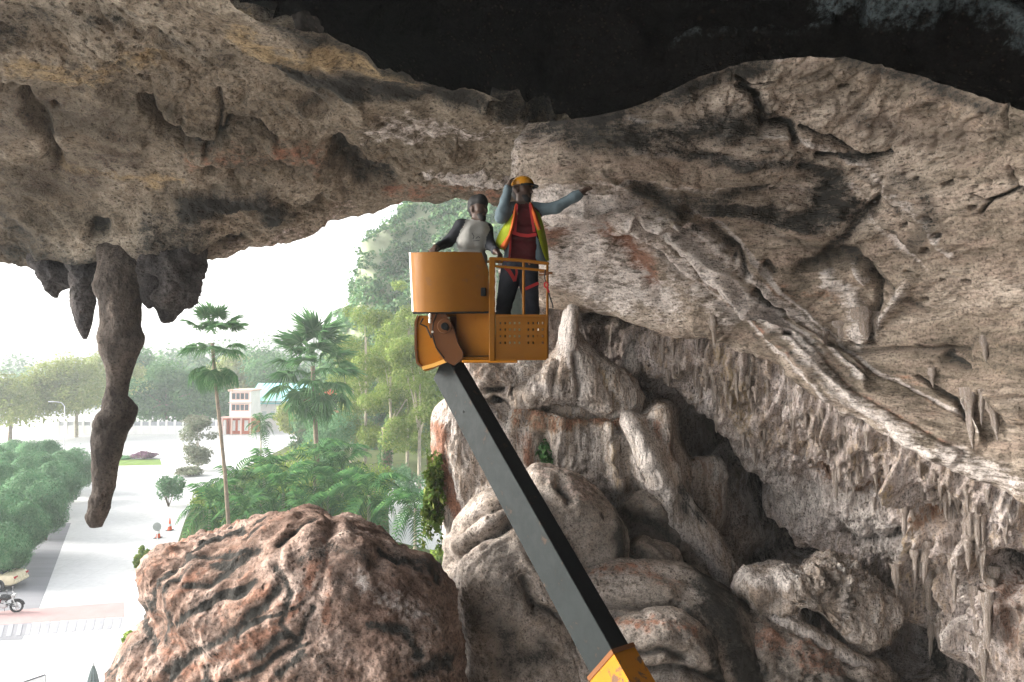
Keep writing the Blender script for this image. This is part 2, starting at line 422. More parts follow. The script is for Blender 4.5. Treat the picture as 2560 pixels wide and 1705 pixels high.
def hang(name, rows, depth, mat, amp, freq, label, seed=0, thick=0.8, n=64, m=140, cat='stalactite', parent=None):
    """rows of (v, left, right[, distance offset]) -> a hanging rock with rounded section"""
    v = [q[0] for q in rows]; vv = np.linspace(v[0], v[-1], m)
    L = herm(v, [q[1] for q in rows], vv); Rr = herm(v, [q[2] for q in rows], vv)
    dd = depth + herm(v, [q[3] if len(q) > 3 else 0.0 for q in rows], vv)
    C = Wn((L + Rr) / 2, vv, dd); rad = (Rr - L) / 2 / F * dd; th = np.linspace(0, 2*math.pi, n, endpoint=False)
    ex = np.array([1.0, 0, 0]); ey = np.array([0, 1.0, 0])
    Pg = C[:, None] + rad[:, None, None] * (np.cos(th)[None, :, None] * ex + thick * np.sin(th)[None, :, None] * ey)
    Nn = grid_normals(Pg, True); out = Pg - C[:, None]
    fl = (out * Nn).sum() < 0
    if fl: Nn = -Nn
    Pf = Pg.reshape(-1, 3); k = np.clip(np.repeat(rad, n) / (rad.max() * .5), 0.12, 1)
    d = rock_noise(Pf, amp, freq, seed, (1, 1, .6)) * k
    Pf = Pf + Nn.reshape(-1, 3) * d[:, None]; org = Pf[:n].mean(0)
    f = grid_faces(m, n, True); f = f[:, ::-1] if fl else f
    v2 = np.concatenate([Pf, [Pf[:n].mean(0), Pf[-n:].mean(0)]]) - org; kk = len(Pf); i = np.arange(n); j = (i+1) % n
    c1 = np.stack([np.full(n, kk), j, i], 1); c2 = np.stack([np.full(n, kk+1), (m-1)*n+i, (m-1)*n+j], 1)
    me = mesh_np(name, v2, [f, c1, c2], mat, True, np.zeros((len(v2), 4)))
    o = link(name, me, parent, org.tolist())
    return tag(o, label, cat) if parent is None else o

M_CEIL = rock_mat('ceiling_limestone', [(0.28, (0.09, 0.074, 0.055)), (0.45, (0.185, 0.152, 0.115)), (0.58, (0.275, 0.228, 0.175)), (0.75, (0.375, 0.318, 0.25))], (0.185, 0.145, 0.105), 0.5, (0.8, 0.8, 1.6), (0.1, 0.25, 0), 1.1)
M_OVER = rock_mat('overhang_limestone', [(0.28, (0.115, 0.095, 0.073)), (0.45, (0.255, 0.207, 0.162)), (0.58, (0.375, 0.31, 0.25)), (0.75, (0.51, 0.43, 0.36))], (0.33, 0.255, 0.205), 0.55, (0.6, 0.6, 2.0), (0.0, 0.12, 0.3), 1.0)
M_WALL = rock_mat('cave_wall_limestone', [(0.28, (0.24, 0.20, 0.17)), (0.45, (0.45, 0.38, 0.345)), (0.58, (0.56, 0.485, 0.45)), (0.75, (0.64, 0.57, 0.535))], (0.38, 0.30, 0.25), 0.6, (1.6, 1.6, 0.55), (0, 0.1, 0), 1.3)
M_VAULT = rock_mat('shade_black_rock', [(0.3, (0.005, 0.005, 0.005)), (0.7, (0.014, 0.012, 0.011))], (0.009, 0.008, 0.007), 0.5, pale=(0.10, 0.12, 0.125), spec=0.0)  # near-black colour carries the shade of the unlit shaft
M_MOUND = rock_mat('iron_stained_rock', [(0.28, (0.16, 0.10, 0.077)), (0.45, (0.275, 0.187, 0.146)), (0.58, (0.36, 0.26, 0.212)), (0.75, (0.46, 0.35, 0.295))], (0.22, 0.145, 0.112), 0.8, (1, 1, 1), (0, 0, 0), 1.2, 0.7, red=(0.29, 0.155, 0.108), och=(0.37, 0.25, 0.15))
M_GREY = rock_mat('grey_boulder_rock', [(0.28, (0.15, 0.13, 0.115)), (0.45, (0.26, 0.225, 0.195)), (0.58, (0.35, 0.30, 0.26)), (0.75, (0.45, 0.39, 0.345))], (0.27, 0.22, 0.18), 0.7, grain=34, speck=0.8, bump=0.8)
M_FLOW = rock_mat('flowstone', [(0.28, (0.25, 0.20, 0.165)), (0.45, (0.43, 0.37, 0.325)), (0.58, (0.54, 0.475, 0.43)), (0.75, (0.62, 0.57, 0.53))], (0.42, 0.33, 0.26), 0.9, (2.2, 2.2, 0.4), bump=1.2)
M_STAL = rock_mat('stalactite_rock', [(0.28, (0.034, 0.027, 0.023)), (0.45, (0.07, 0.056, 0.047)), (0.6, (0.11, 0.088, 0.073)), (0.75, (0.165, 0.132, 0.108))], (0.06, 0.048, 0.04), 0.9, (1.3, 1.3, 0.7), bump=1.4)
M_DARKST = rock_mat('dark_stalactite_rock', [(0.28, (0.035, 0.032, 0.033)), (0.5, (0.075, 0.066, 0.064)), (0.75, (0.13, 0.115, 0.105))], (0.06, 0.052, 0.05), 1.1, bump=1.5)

# --- ceiling slab on the left, from the dark shaft to the outer lip
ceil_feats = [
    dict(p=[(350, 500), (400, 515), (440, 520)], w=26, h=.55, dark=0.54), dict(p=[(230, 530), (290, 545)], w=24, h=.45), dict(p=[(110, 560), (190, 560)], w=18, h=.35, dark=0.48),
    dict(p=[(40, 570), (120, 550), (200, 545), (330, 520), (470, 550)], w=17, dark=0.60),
    dict(p=[(620, 10), (700, 50), (870, 130), (960, 180), (1130, 215), (1260, 270)], w=12, dark=0.72),  # dark edge stroke paints the fade into the unlit shaft
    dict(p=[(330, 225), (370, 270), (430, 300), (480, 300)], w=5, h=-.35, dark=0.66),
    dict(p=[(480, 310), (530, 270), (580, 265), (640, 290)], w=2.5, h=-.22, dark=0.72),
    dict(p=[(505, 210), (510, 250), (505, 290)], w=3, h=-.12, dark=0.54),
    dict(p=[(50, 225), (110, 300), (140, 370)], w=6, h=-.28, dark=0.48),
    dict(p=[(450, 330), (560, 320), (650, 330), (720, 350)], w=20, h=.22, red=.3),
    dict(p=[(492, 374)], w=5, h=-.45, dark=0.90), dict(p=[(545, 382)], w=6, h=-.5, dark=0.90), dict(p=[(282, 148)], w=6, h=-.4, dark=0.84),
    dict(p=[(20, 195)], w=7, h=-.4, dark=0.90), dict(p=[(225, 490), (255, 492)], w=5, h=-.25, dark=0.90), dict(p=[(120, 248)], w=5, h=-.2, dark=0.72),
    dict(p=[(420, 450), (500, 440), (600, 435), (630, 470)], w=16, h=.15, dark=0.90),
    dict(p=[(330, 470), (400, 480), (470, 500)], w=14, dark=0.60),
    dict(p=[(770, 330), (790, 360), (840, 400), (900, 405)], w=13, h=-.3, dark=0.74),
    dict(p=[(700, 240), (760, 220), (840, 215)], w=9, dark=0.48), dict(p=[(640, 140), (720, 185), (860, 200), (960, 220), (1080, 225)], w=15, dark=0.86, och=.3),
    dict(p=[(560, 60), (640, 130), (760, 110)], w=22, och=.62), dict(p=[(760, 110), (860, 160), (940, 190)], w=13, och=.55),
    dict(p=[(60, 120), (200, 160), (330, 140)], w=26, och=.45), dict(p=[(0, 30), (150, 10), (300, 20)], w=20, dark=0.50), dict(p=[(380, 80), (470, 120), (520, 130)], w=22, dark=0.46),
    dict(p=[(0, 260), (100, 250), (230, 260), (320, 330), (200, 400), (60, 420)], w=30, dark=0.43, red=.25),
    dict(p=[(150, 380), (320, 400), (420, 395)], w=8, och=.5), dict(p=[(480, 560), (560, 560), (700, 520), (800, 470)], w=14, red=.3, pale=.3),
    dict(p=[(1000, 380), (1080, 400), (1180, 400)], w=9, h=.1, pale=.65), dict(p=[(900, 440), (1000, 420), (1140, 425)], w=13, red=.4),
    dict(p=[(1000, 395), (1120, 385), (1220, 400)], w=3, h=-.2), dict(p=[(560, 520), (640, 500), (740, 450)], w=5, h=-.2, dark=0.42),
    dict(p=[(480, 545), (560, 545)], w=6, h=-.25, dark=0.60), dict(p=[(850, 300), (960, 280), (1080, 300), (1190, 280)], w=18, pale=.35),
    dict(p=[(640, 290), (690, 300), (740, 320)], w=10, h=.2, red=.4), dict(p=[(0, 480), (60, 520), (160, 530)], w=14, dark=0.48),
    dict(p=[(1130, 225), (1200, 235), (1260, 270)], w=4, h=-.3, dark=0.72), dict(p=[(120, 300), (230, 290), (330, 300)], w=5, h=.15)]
ceil_rows = [
    [(-200, -130, 5.5), (0, -110, 5.6), (150, -60, 6.1), (261, 0, 6.9), (305, 17, 7.2), (378, 52, 8.0), (418, 74, 8.6), (492, 91, 9.2), (548, 117, 9.9), (575, 122, 10.0)],
    [(-200, 60, 8), (0, 60, 8.2), (150, 60, 8.3), (261, 80, 8.7), (378, 110, 9.5), (492, 125, 10.2), (575, 142, 10.4)],
    [(-200, 150, 10), (0, 150, 10.3), (150, 150, 10.6), (261, 150, 10.8), (378, 155, 11.3), (492, 160, 11.5), (575, 165, 11)],
    [(-200, 225, 12), (0, 225, 12.2), (100, 232, 12.4), (205, 222, 12.5), (261, 212, 12.6), (326, 195, 12.8), (413, 183, 13), (492, 178, 12.8), (575, 180, 12)],
    [(-200, 268, 13), (0, 257, 13.2), (37, 258, 13.2), (120, 262, 13.0), (205, 247, 13.1), (226, 249, 13.2), (261, 241, 13.4), (305, 228, 13.7), (326, 216, 13.9), (374, 205, 14.2), (413, 196, 14.4), (461, 196, 14.6), (492, 191, 14.2), (575, 192, 13)],
    [(-200, 255, 14), (0, 246, 14.1), (205, 236, 14.2), (326, 205, 14.8), (413, 186, 15.2), (575, 182, 14)],
    [(-200, 190, 15), (0, 190, 15), (205, 180, 15), (326, 150, 15.6), (413, 130, 16), (575, 130, 15)],
    [(-200, -150, 17), (0, -150, 17), (205, -150, 17), (413, -150, 18), (575, -150, 17)]]
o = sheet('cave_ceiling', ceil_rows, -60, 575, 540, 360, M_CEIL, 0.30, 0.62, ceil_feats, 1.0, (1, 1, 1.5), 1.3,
          weights=[3.2, 2.2, 1.8, 1.3, 1.0, .9, 2.0])
tag(o, 'pitted brown and grey limestone ceiling slab with an overhanging lip above the open cave mouth', 'cave ceiling', kind='structure')

# --- the overhang on the right
over_feats = [
    dict(p=[(1230, 280), (1224, 330), (1218, 400), (1222, 430)], w=4, h=0.150, pale=.4),
    dict(p=[(1460, 240), (1520, 200), (1620, 165), (1740, 130), (1920, 122)], w=6, pale=.3, och=0.220, h=0.120),
    dict(p=[(1290, 290), (1420, 265), (1560, 220), (1680, 165), (1760, 140)], w=15, dark=0.72), dict(p=[(1940, 130), (2100, 190), (2300, 250)], w=9, dark=0.60),  # both darken the rim, painting a fade into the shaft's shade
    dict(p=[(1270, 300), (1360, 310), (1480, 320), (1640, 290), (1750, 260)], w=22, dark=0.74), dict(p=[(1290, 300), (1300, 350)], w=7, och=0.245),
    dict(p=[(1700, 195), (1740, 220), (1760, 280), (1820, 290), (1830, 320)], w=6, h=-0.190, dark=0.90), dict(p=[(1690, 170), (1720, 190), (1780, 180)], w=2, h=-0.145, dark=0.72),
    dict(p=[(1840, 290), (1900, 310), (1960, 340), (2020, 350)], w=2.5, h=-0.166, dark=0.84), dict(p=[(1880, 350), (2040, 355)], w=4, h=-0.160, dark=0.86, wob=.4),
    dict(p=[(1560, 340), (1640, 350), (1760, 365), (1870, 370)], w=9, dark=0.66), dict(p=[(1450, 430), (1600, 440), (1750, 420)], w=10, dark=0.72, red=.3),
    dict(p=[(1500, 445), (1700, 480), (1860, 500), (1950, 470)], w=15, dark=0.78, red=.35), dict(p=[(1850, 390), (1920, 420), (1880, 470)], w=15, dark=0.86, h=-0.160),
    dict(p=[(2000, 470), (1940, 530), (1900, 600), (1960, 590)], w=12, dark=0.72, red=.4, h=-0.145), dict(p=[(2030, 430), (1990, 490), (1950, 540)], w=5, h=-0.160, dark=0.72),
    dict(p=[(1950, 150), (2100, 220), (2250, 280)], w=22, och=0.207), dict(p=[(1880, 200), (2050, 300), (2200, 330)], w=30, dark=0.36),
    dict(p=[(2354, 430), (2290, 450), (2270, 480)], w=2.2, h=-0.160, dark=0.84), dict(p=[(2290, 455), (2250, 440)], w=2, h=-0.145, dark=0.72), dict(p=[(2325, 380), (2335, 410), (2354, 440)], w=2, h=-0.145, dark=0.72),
    dict(p=[(2060, 390), (2130, 420), (2160, 500), (2100, 560)], w=14, dark=0.48), dict(p=[(2325, 220), (2320, 260), (2330, 290)], w=2.2, h=-0.145, dark=0.72),
    dict(p=[(1260, 600), (1340, 620), (1380, 650)], w=16, pale=.7, red=.2), dict(p=[(1260, 500), (1330, 470), (1420, 480)], w=12, red=.5, och=0.195),
    dict(p=[(1270, 540), (1340, 510), (1420, 540), (1500, 620)], w=16, red=.62, dark=0.30), dict(p=[(1420, 560), (1500, 640), (1540, 690)], w=11, red=.8, h=-0.190),
    dict(p=[(1280, 480), (1400, 450), (1500, 500), (1600, 560), (1700, 650), (1800, 760), (1860, 830)], w=14, pale=.85, h=0.195),
    dict(p=[(1540, 520), (1620, 570), (1720, 660), (1780, 760)], w=6, h=0.195, pale=.7), dict(p=[(1460, 480), (1560, 560), (1660, 660)], w=3, h=-0.190, dark=0.36),
    dict(p=[(1640, 530), (1700, 570), (1720, 610)], w=4, h=-0.190, dark=0.72), dict(p=[(1745, 650), (1780, 690), (1800, 710)], w=4, h=-0.250, dark=0.90),
    dict(p=[(1740, 640), (1830, 670), (1920, 690)], w=11, och=0.270, red=.35), dict(p=[(1900, 640), (1960, 690), (1980, 760)], w=14, pale=.6, h=0.170),
    dict(p=[(1990, 600), (2030, 650), (2010, 780)], w=4, h=-0.220, dark=0.66), dict(p=[(2090, 640), (2060, 690), (2010, 760)], w=7, h=0.207, pale=.5), dict(p=[(1960, 605), (2000, 640)], w=5, h=0.195, pale=.5),
    dict(p=[(1850, 600), (1930, 600)], w=9, h=-0.190, dark=0.60), dict(p=[(1780, 620), (1760, 600)], w=5, h=-0.190, dark=0.60), dict(p=[(1690, 580)], w=4, h=-0.190, dark=0.84),
    dict(p=[(1960, 780), (2000, 785)], w=4, h=-0.220, dark=0.60), dict(p=[(1900, 790), (1980, 800), (2100, 800), (2220, 810)], w=4, h=-0.205, dark=0.42),
    dict(p=[(2150, 660), (2200, 640), (2290, 640)], w=26, pale=.2), dict(p=[(1890, 830), (2000, 840), (2100, 870), (2160, 940)], w=16, red=.25, och=0.207),
    dict(p=[(1850, 830), (1960, 920), (2100, 1000), (2354, 1115)], w=12, pale=.5), dict(p=[(2120, 860), (2200, 920), (2230, 980)], w=3, h=-0.175, dark=0.72),
    dict(p=[(2180, 830), (2354, 850)], w=10, och=0.245), dict(p=[(2240, 790), (2354, 790)], w=8, och=0.232), dict(p=[(2170, 820), (2220, 850)], w=5, h=-0.205, dark=0.72),
    dict(p=[(2250, 880), (2310, 900), (2354, 960)], w=12, och=0.220, h=0.170), dict(p=[(2290, 900), (2300, 960)], w=5, h=-0.220, dark=0.84), dict(p=[(2240, 910), (2250, 1010)], w=5, h=0.245, pale=.5)]
sweep = [(1330, 450), (1500, 520), (1680, 640), (1830, 800), (1960, 920), (2200, 1050)]
for k in range(11):
    o_ = -95 + k * 15 + rng.uniform(-6, 6); i0 = rng.integers(0, 2); i1 = rng.integers(4, 7)
    over_feats.append(dict(p=[(x + o_ * -.45 + rng.uniform(-9, 9), y + o_ * .8 + rng.uniform(-9, 9)) for x, y in sweep[i0:i1]], w=rng.uniform(2.5, 6), h=rng.choice([-.09, .07, .10, -.06]), **({'pale': .62} if k % 3 == 0 else {'dark': .38} if k % 3 == 1 else {'red': .35})))
top_sweep = [(1260, 440), (1450, 425), (1650, 430), (1850, 460), (2000, 520), (2120, 620), (2200, 720)]
for k in range(8):
    o_ = -150 + k * 34; i0 = rng.integers(0, 3); i1 = rng.integers(4, 8)
    over_feats.append(dict(p=[(x + rng.uniform(-12, 12), y + o_ + rng.uniform(-9, 9)) for x, y in top_sweep[i0:i1]], w=rng.uniform(2.5, 7), h=rng.choice([-.09, .07, -.07, .09]), **({'dark': .45} if k % 2 else {'pale': .4})))
over_feats += [dict(p=[(1270, 480), (1340, 520), (1330, 620), (1420, 660), (1540, 690)], w=26, pale=.62), dict(p=[(1420, 500), (1560, 600), (1680, 720)], w=20, pale=.5), dict(p=[(1280, 620), (1330, 560), (1420, 600), (1480, 660)], w=20, pale=.55, red=.3), dict(p=[(1250, 440), (1340, 450), (1440, 480)], w=14, pale=.8)]
for k in range(46):
    x, y = 1640 + 700 * rng.random(), 170 + 620 * rng.random(); w = rng.choice([.9, 1.2, 1.6, 2.2, 3.0])
    over_feats.append(dict(p=[(x, y), (x + rng.uniform(2, 16), y + rng.uniform(-5, 5))], w=w, h=-.06 * w - .06, dark=.6))
for k in range(34):
    x, y = rng.uniform(0, 1200), rng.uniform(60, 520); w = rng.choice([.9, 1.3, 1.8, 2.6])
    ceil_feats.append(dict(p=[(x, y), (x + rng.uniform(4, 26), y + rng.uniform(-8, 8))], w=w, h=-.08 * w - .05, dark=.55))
over_rows = [
    [(524, 124, 10.4), (534, 123, 9.8), (566, 120, 9.3), (631, 107, 9.2), (705, 74, 9.0), (753, 59, 8.9), (835, 54, 8.7), (896, 70, 8.4), (974, 91, 8.0), (1024, 109, 7.7), (1150, 150, 7.2), (1320, 200, 6.6)],
    [(524, 150, 10.8), (534, 150, 9.9), (566, 150, 9.5), (631, 150, 9.5), (705, 140, 9.6), (835, 130, 9.5), (974, 170, 8.8), (1024, 190, 8.4), (1150, 230, 7.8), (1320, 280, 7.0)],
    [(524, 187, 11.4), (534, 187, 10.4), (566, 190, 10.0), (631, 200, 10.3), (705, 215, 10.7), (835, 225, 10.5), (974, 270, 9.5), (1024, 290, 9.0), (1150, 340, 8.4), (1320, 380, 7.4)],
    [(524, 240, 13.5), (534, 240, 12.4), (566, 235, 12.0), (631, 250, 12), (705, 280, 12), (835, 330, 11.5), (974, 400, 10.2), (1024, 420, 9.6), (1150, 450, 8.8), (1320, 480, 7.6)],
    [(524, 300, 15.5), (560, 303, 14.5), (587, 305, 14.2), (652, 322, 13.6), (696, 330, 13.2), (766, 352, 12.4), (796, 383, 12), (844, 405, 11.5), (913, 439, 10.8), (966, 470, 10.3), (1013, 492, 10), (1024, 500, 9.9), (1150, 540, 9.2), (1320, 590, 8)],
    [(524, 297, 16.3), (587, 300, 15.2), (696, 325, 14.2), (796, 377, 13), (913, 432, 11.8), (1024, 493, 10.8), (1150, 533, 10.1), (1320, 583, 9)],
    [(524, 275, 18), (587, 275, 18), (696, 295, 17.3), (796, 345, 16), (913, 400, 14.8), (1024, 460, 13.5), (1150, 505, 12.7), (1320, 560, 11.3)]]
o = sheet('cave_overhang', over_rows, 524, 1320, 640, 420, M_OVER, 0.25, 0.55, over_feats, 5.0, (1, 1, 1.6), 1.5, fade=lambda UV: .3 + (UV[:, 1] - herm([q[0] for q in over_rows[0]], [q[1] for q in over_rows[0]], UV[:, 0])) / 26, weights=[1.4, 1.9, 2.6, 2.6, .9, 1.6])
tag(o, 'broad pale limestone overhang with dark streaks curving down to a diagonal edge on the right', 'cave overhang', kind='structure')

# --- the recessed wall under the overhang
def flutes(UV, Pf, stain_shade):
    m = np.exp(-((UV[:, 1] - (330 + (UV[:, 0] - 650) * 0.42)) / 95.0) ** 2) * np.clip((UV[:, 0] - 600) / 60, 0, 1)
    m2 = np.exp(-((UV[:, 0] - 960) / 110.0) ** 2) * np.clip((UV[:, 1] - 400) / 60, 0, 1)
    m = np.clip(m + 0.8 * m2, 0, 1)
    q = Pf * np.array([2.6, 2.6, 0.28]); r = ridged(q + fbm(Pf * 0.8, 2)[:, None] * .35, 3, 0.6)
    mm = np.clip(m + fbm(Pf * 0.7 + 8, 3) * 0.7 * m, 0, 1)
    stain_shade[:, 3] = np.maximum(stain_shade[:, 3], np.clip(mm * .7 - .3, 0, .24))
    q3 = Pf * np.array([6.5, 6.5, .5]); return (r * 0.42 + ridged(q3 + fbm(Pf * 1.5, 2)[:, None] * .5, 2) * .16) * mm
wall_feats = [
    dict(p=[(1350, 720), (1430, 725), (1500, 745)], w=8, h=-.8, dark=.5), dict(p=[(1560, 950), (1620, 1020), (1690, 1120), (1740, 1220), (1800, 1300), (1860, 1320)], w=15, h=-1.5, dark=.65),  # dark strokes here also paint shade into the carved recess
    dict(p=[(1540, 880), (1560, 960), (1600, 1060)], w=9, h=-1.0, dark=.5), dict(p=[(1800, 1140), (1900, 1150), (2000, 1170), (2080, 1260)], w=30, pale=.55), dict(p=[(1650, 930), (1700, 1000), (1800, 1100)], w=26, pale=.4),
    dict(p=[(1880, 1080), (1960, 1120), (2060, 1100), (2140, 1160)], w=18, red=.4, och=.4, dark=.3, h=-.4), dict(p=[(1950, 1220), (2050, 1230), (2150, 1230)], w=9, dark=.45, h=-.2),
    dict(p=[(2100, 1040), (2140, 1240), (2130, 1420)], w=9, h=.5, och=.4), dict(p=[(2200, 1160), (2230, 1260), (2250, 1390)], w=12, h=-.5, dark=.5, red=.3),
    dict(p=[(2260, 1200), (2270, 1400), (2240, 1500)], w=6, h=.4, pale=.5), dict(p=[(2320, 1280), (2354, 1320)], w=14, h=-.8, dark=.75), dict(p=[(2330, 1330), (2354, 1480)], w=16, red=.4, dark=.4),
    dict(p=[(2080, 1480), (2160, 1530), (2200, 1568)], w=24, h=-.8, dark=.6), dict(p=[(1720, 1300), (1780, 1300), (1850, 1330)], w=12, h=-.6, dark=.6), dict(p=[(1680, 800), (1720, 880), (1740, 960)], w=12, och=.45, dark=.3),
    dict(p=[(1745, 1120), (1760, 1150)], w=6, h=-.4, dark=.75, red=.3), dict(p=[(1860, 1060), (1960, 1060), (2060, 1060)], w=3, h=-.2, dark=.4), dict(p=[(1300, 650), (1400, 690), (1480, 690)], w=10, red=.3, pale=.3)]
wall_rows = [
    [(500, 262, 16.0), (600, 268, 15.4), (700, 285, 14.2), (800, 325, 13.0), (900, 370, 11.9), (1024, 440, 10.9), (1320, 510, 9.3)],
    [(500, 320, 16.0), (600, 330, 15.8), (700, 350, 14.1), (800, 395, 12.9), (900, 437, 11.8), (1024, 502, 10.6), (1320, 572, 9.0)],
    [(500, 400, 16.6), (600, 400, 16.4), (700, 420, 14.7), (800, 450, 13.6), (900, 490, 12.4), (1024, 545, 10.8), (1320, 600, 9.0)],
    [(500, 500, 17), (640, 500, 16.6), (720, 520, 15.4), (800, 530, 14.4), (900, 560, 13.0), (1024, 600, 11.0), (1320, 650, 9.0)],
    [(500, 600, 17), (640, 600, 16.8), (720, 600, 16.0), (800, 600, 14.7), (900, 640, 12.9), (1024, 660, 10.9), (1320, 720, 8.7)],
    [(500, 800, 16), (700, 800, 16), (800, 800, 14.4), (900, 800, 12.2), (1024, 800, 10.3), (1320, 840, 8.2)]]
wall = sheet('cave_wall', wall_rows, 500, 1320, 600, 400, M_WALL, 0.42, 0.75, wall_feats, 9.0, (1.25, 1.25, 0.8), 1.5, extra=flutes)
tag(wall, 'pinkish grey recessed cave wall hung with rows of small stalactites below the diagonal overhang', 'cave wall', kind='structure')

# --- black shaft above, roof and back of the cave
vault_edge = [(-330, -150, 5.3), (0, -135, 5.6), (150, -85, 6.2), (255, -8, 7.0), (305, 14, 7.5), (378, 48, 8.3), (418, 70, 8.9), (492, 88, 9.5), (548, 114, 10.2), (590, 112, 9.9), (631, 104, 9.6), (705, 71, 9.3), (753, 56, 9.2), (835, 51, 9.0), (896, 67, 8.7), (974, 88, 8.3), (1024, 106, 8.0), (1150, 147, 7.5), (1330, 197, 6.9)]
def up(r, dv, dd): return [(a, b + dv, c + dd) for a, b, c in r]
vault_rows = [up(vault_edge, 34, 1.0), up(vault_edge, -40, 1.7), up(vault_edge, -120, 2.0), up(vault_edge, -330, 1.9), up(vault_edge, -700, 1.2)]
vf = [dict(p=[(1900, 30), (2050, 45), (2200, 20)], w=22, pale=.62, h=.35), dict(p=[(2050, 20), (2130, 70)], w=12, pale=.6, h=.3), dict(p=[(2240, 20), (2330, 60), (2354, 90)], w=24, pale=.62, h=.4),  # pale strokes paint dim bluish light on the upper right rock
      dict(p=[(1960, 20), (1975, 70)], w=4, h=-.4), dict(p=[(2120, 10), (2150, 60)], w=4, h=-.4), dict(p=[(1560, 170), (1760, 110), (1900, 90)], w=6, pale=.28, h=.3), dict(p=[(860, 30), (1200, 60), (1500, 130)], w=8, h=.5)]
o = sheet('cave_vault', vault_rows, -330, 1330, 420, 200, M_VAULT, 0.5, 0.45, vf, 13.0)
tag(o, 'shaft wall coloured near black as shade, rising above the lit ceiling and overhang', 'cave vault', kind='structure')
def block_sheet(name, corners, nu, nv, amp, seed, label):
    a, b, c, d = [np.array(q, float) for q in corners]; s = np.linspace(0, 1, nu)[None, :, None]; t = np.linspace(0, 1, nv)[:, None, None]
    Pg = (a * (1-s) + b * s) * (1-t) + (d * (1-s) + c * s) * t; Nn = grid_normals(Pg); Pf = Pg.reshape(-1, 3)
    Pf = Pf + Nn.reshape(-1, 3) * rock_noise(Pf, amp, .3, seed)[:, None]
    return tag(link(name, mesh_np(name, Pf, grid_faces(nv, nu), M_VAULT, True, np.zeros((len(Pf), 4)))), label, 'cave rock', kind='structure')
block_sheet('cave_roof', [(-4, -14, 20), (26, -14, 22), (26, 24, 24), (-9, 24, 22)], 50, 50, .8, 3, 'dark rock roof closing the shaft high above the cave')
block_sheet('unseen_back_wall', [(-4.5, -13, -1), (26, -13, -1), (26, -13, 24), (-4.5, -13, 23)], 50, 40, .8, 4, 'unseen dark rock wall behind the lift, added to hold back light')  # unseen; its left end is set to limit light from behind
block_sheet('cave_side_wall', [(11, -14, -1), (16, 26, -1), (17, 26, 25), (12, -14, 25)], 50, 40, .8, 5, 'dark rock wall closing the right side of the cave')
block_sheet('unseen_left_roof', [(-4.2, -14, 18.3), (-1.2, -14, 18.2), (-0.6, 5.0, 17.7), (-4.6, 5.6, 17.6)], 40, 50, .5, 6, 'unseen dark rock roof behind the pitted ceiling slab, sized for the light')  # unseen; trimmed to let skylight in from the left
# ------------------------------------------------------------------ boulders, columns and hanging rocks
mound_feats = [
    dict(p=[(345, 1400), (370, 1330), (420, 1295), (480, 1280), (600, 1268)], w=4.9, h=-0.042, dark=0.86), dict(p=[(430, 1345), (490, 1345), (540, 1300), (590, 1275)], w=4.1, h=-0.035, dark=0.86),
    dict(p=[(500, 1300), (560, 1290), (590, 1270)], w=6.5, dark=0.85, h=-0.021), dict(p=[(640, 1265), (670, 1240), (720, 1205)], w=3.2, h=-0.070, dark=0.89), dict(p=[(390, 1540), (470, 1490), (560, 1440), (640, 1360)], w=6.5, h=-0.049, dark=0.86),
    dict(p=[(640, 1310), (670, 1370), (650, 1430), (690, 1470)], w=4.9, h=-0.028, dark=0.85), dict(p=[(520, 1568), (610, 1530), (690, 1470), (720, 1400)], w=4.9, h=-0.035, dark=0.84), dict(p=[(600, 1500), (660, 1450)], w=7.3, dark=0.84), dict(p=[(660, 1540), (700, 1500)], w=7.3, dark=0.84),
    dict(p=[(470, 1370), (520, 1350), (600, 1300), (690, 1250)], w=5.7, och=0.20, red=0.21), dict(p=[(420, 1540), (560, 1490), (680, 1400), (720, 1300)], w=8.9, red=0.56, och=0.07), dict(p=[(440, 1568), (540, 1540), (620, 1490)], w=7.3, red=0.35, och=0.17),
    dict(p=[(330, 1290), (450, 1245), (560, 1225), (680, 1190)], w=7.3, red=0.28), dict(p=[(330, 1380), (340, 1440), (350, 1500)], w=7.3, dark=0.81, h=-0.035), dict(p=[(380, 1350), (400, 1420), (390, 1480)], w=7.3, dark=0.62, och=0.10),
    dict(p=[(850, 1440), (930, 1450), (960, 1500)], w=6.5, dark=0.79, h=-0.021), dict(p=[(740, 1230), (760, 1330), (750, 1430)], w=4.9, red=0.42), dict(p=[(880, 1260), (960, 1290), (1000, 1340)], w=5.7, dark=0.79, red=0.28), dict(p=[(960, 1540), (1040, 1500)], w=9.7, dark=0.81),
    dict(p=[(250, 1560), (300, 1490), (340, 1470)], w=12.2, dark=0.56), dict(p=[(820, 1340), (900, 1380), (980, 1420), (960, 1500)], w=27.5, pale=.3), dict(p=[(700, 1300), (760, 1260), (840, 1280)], w=11.3, dark=0.56)]
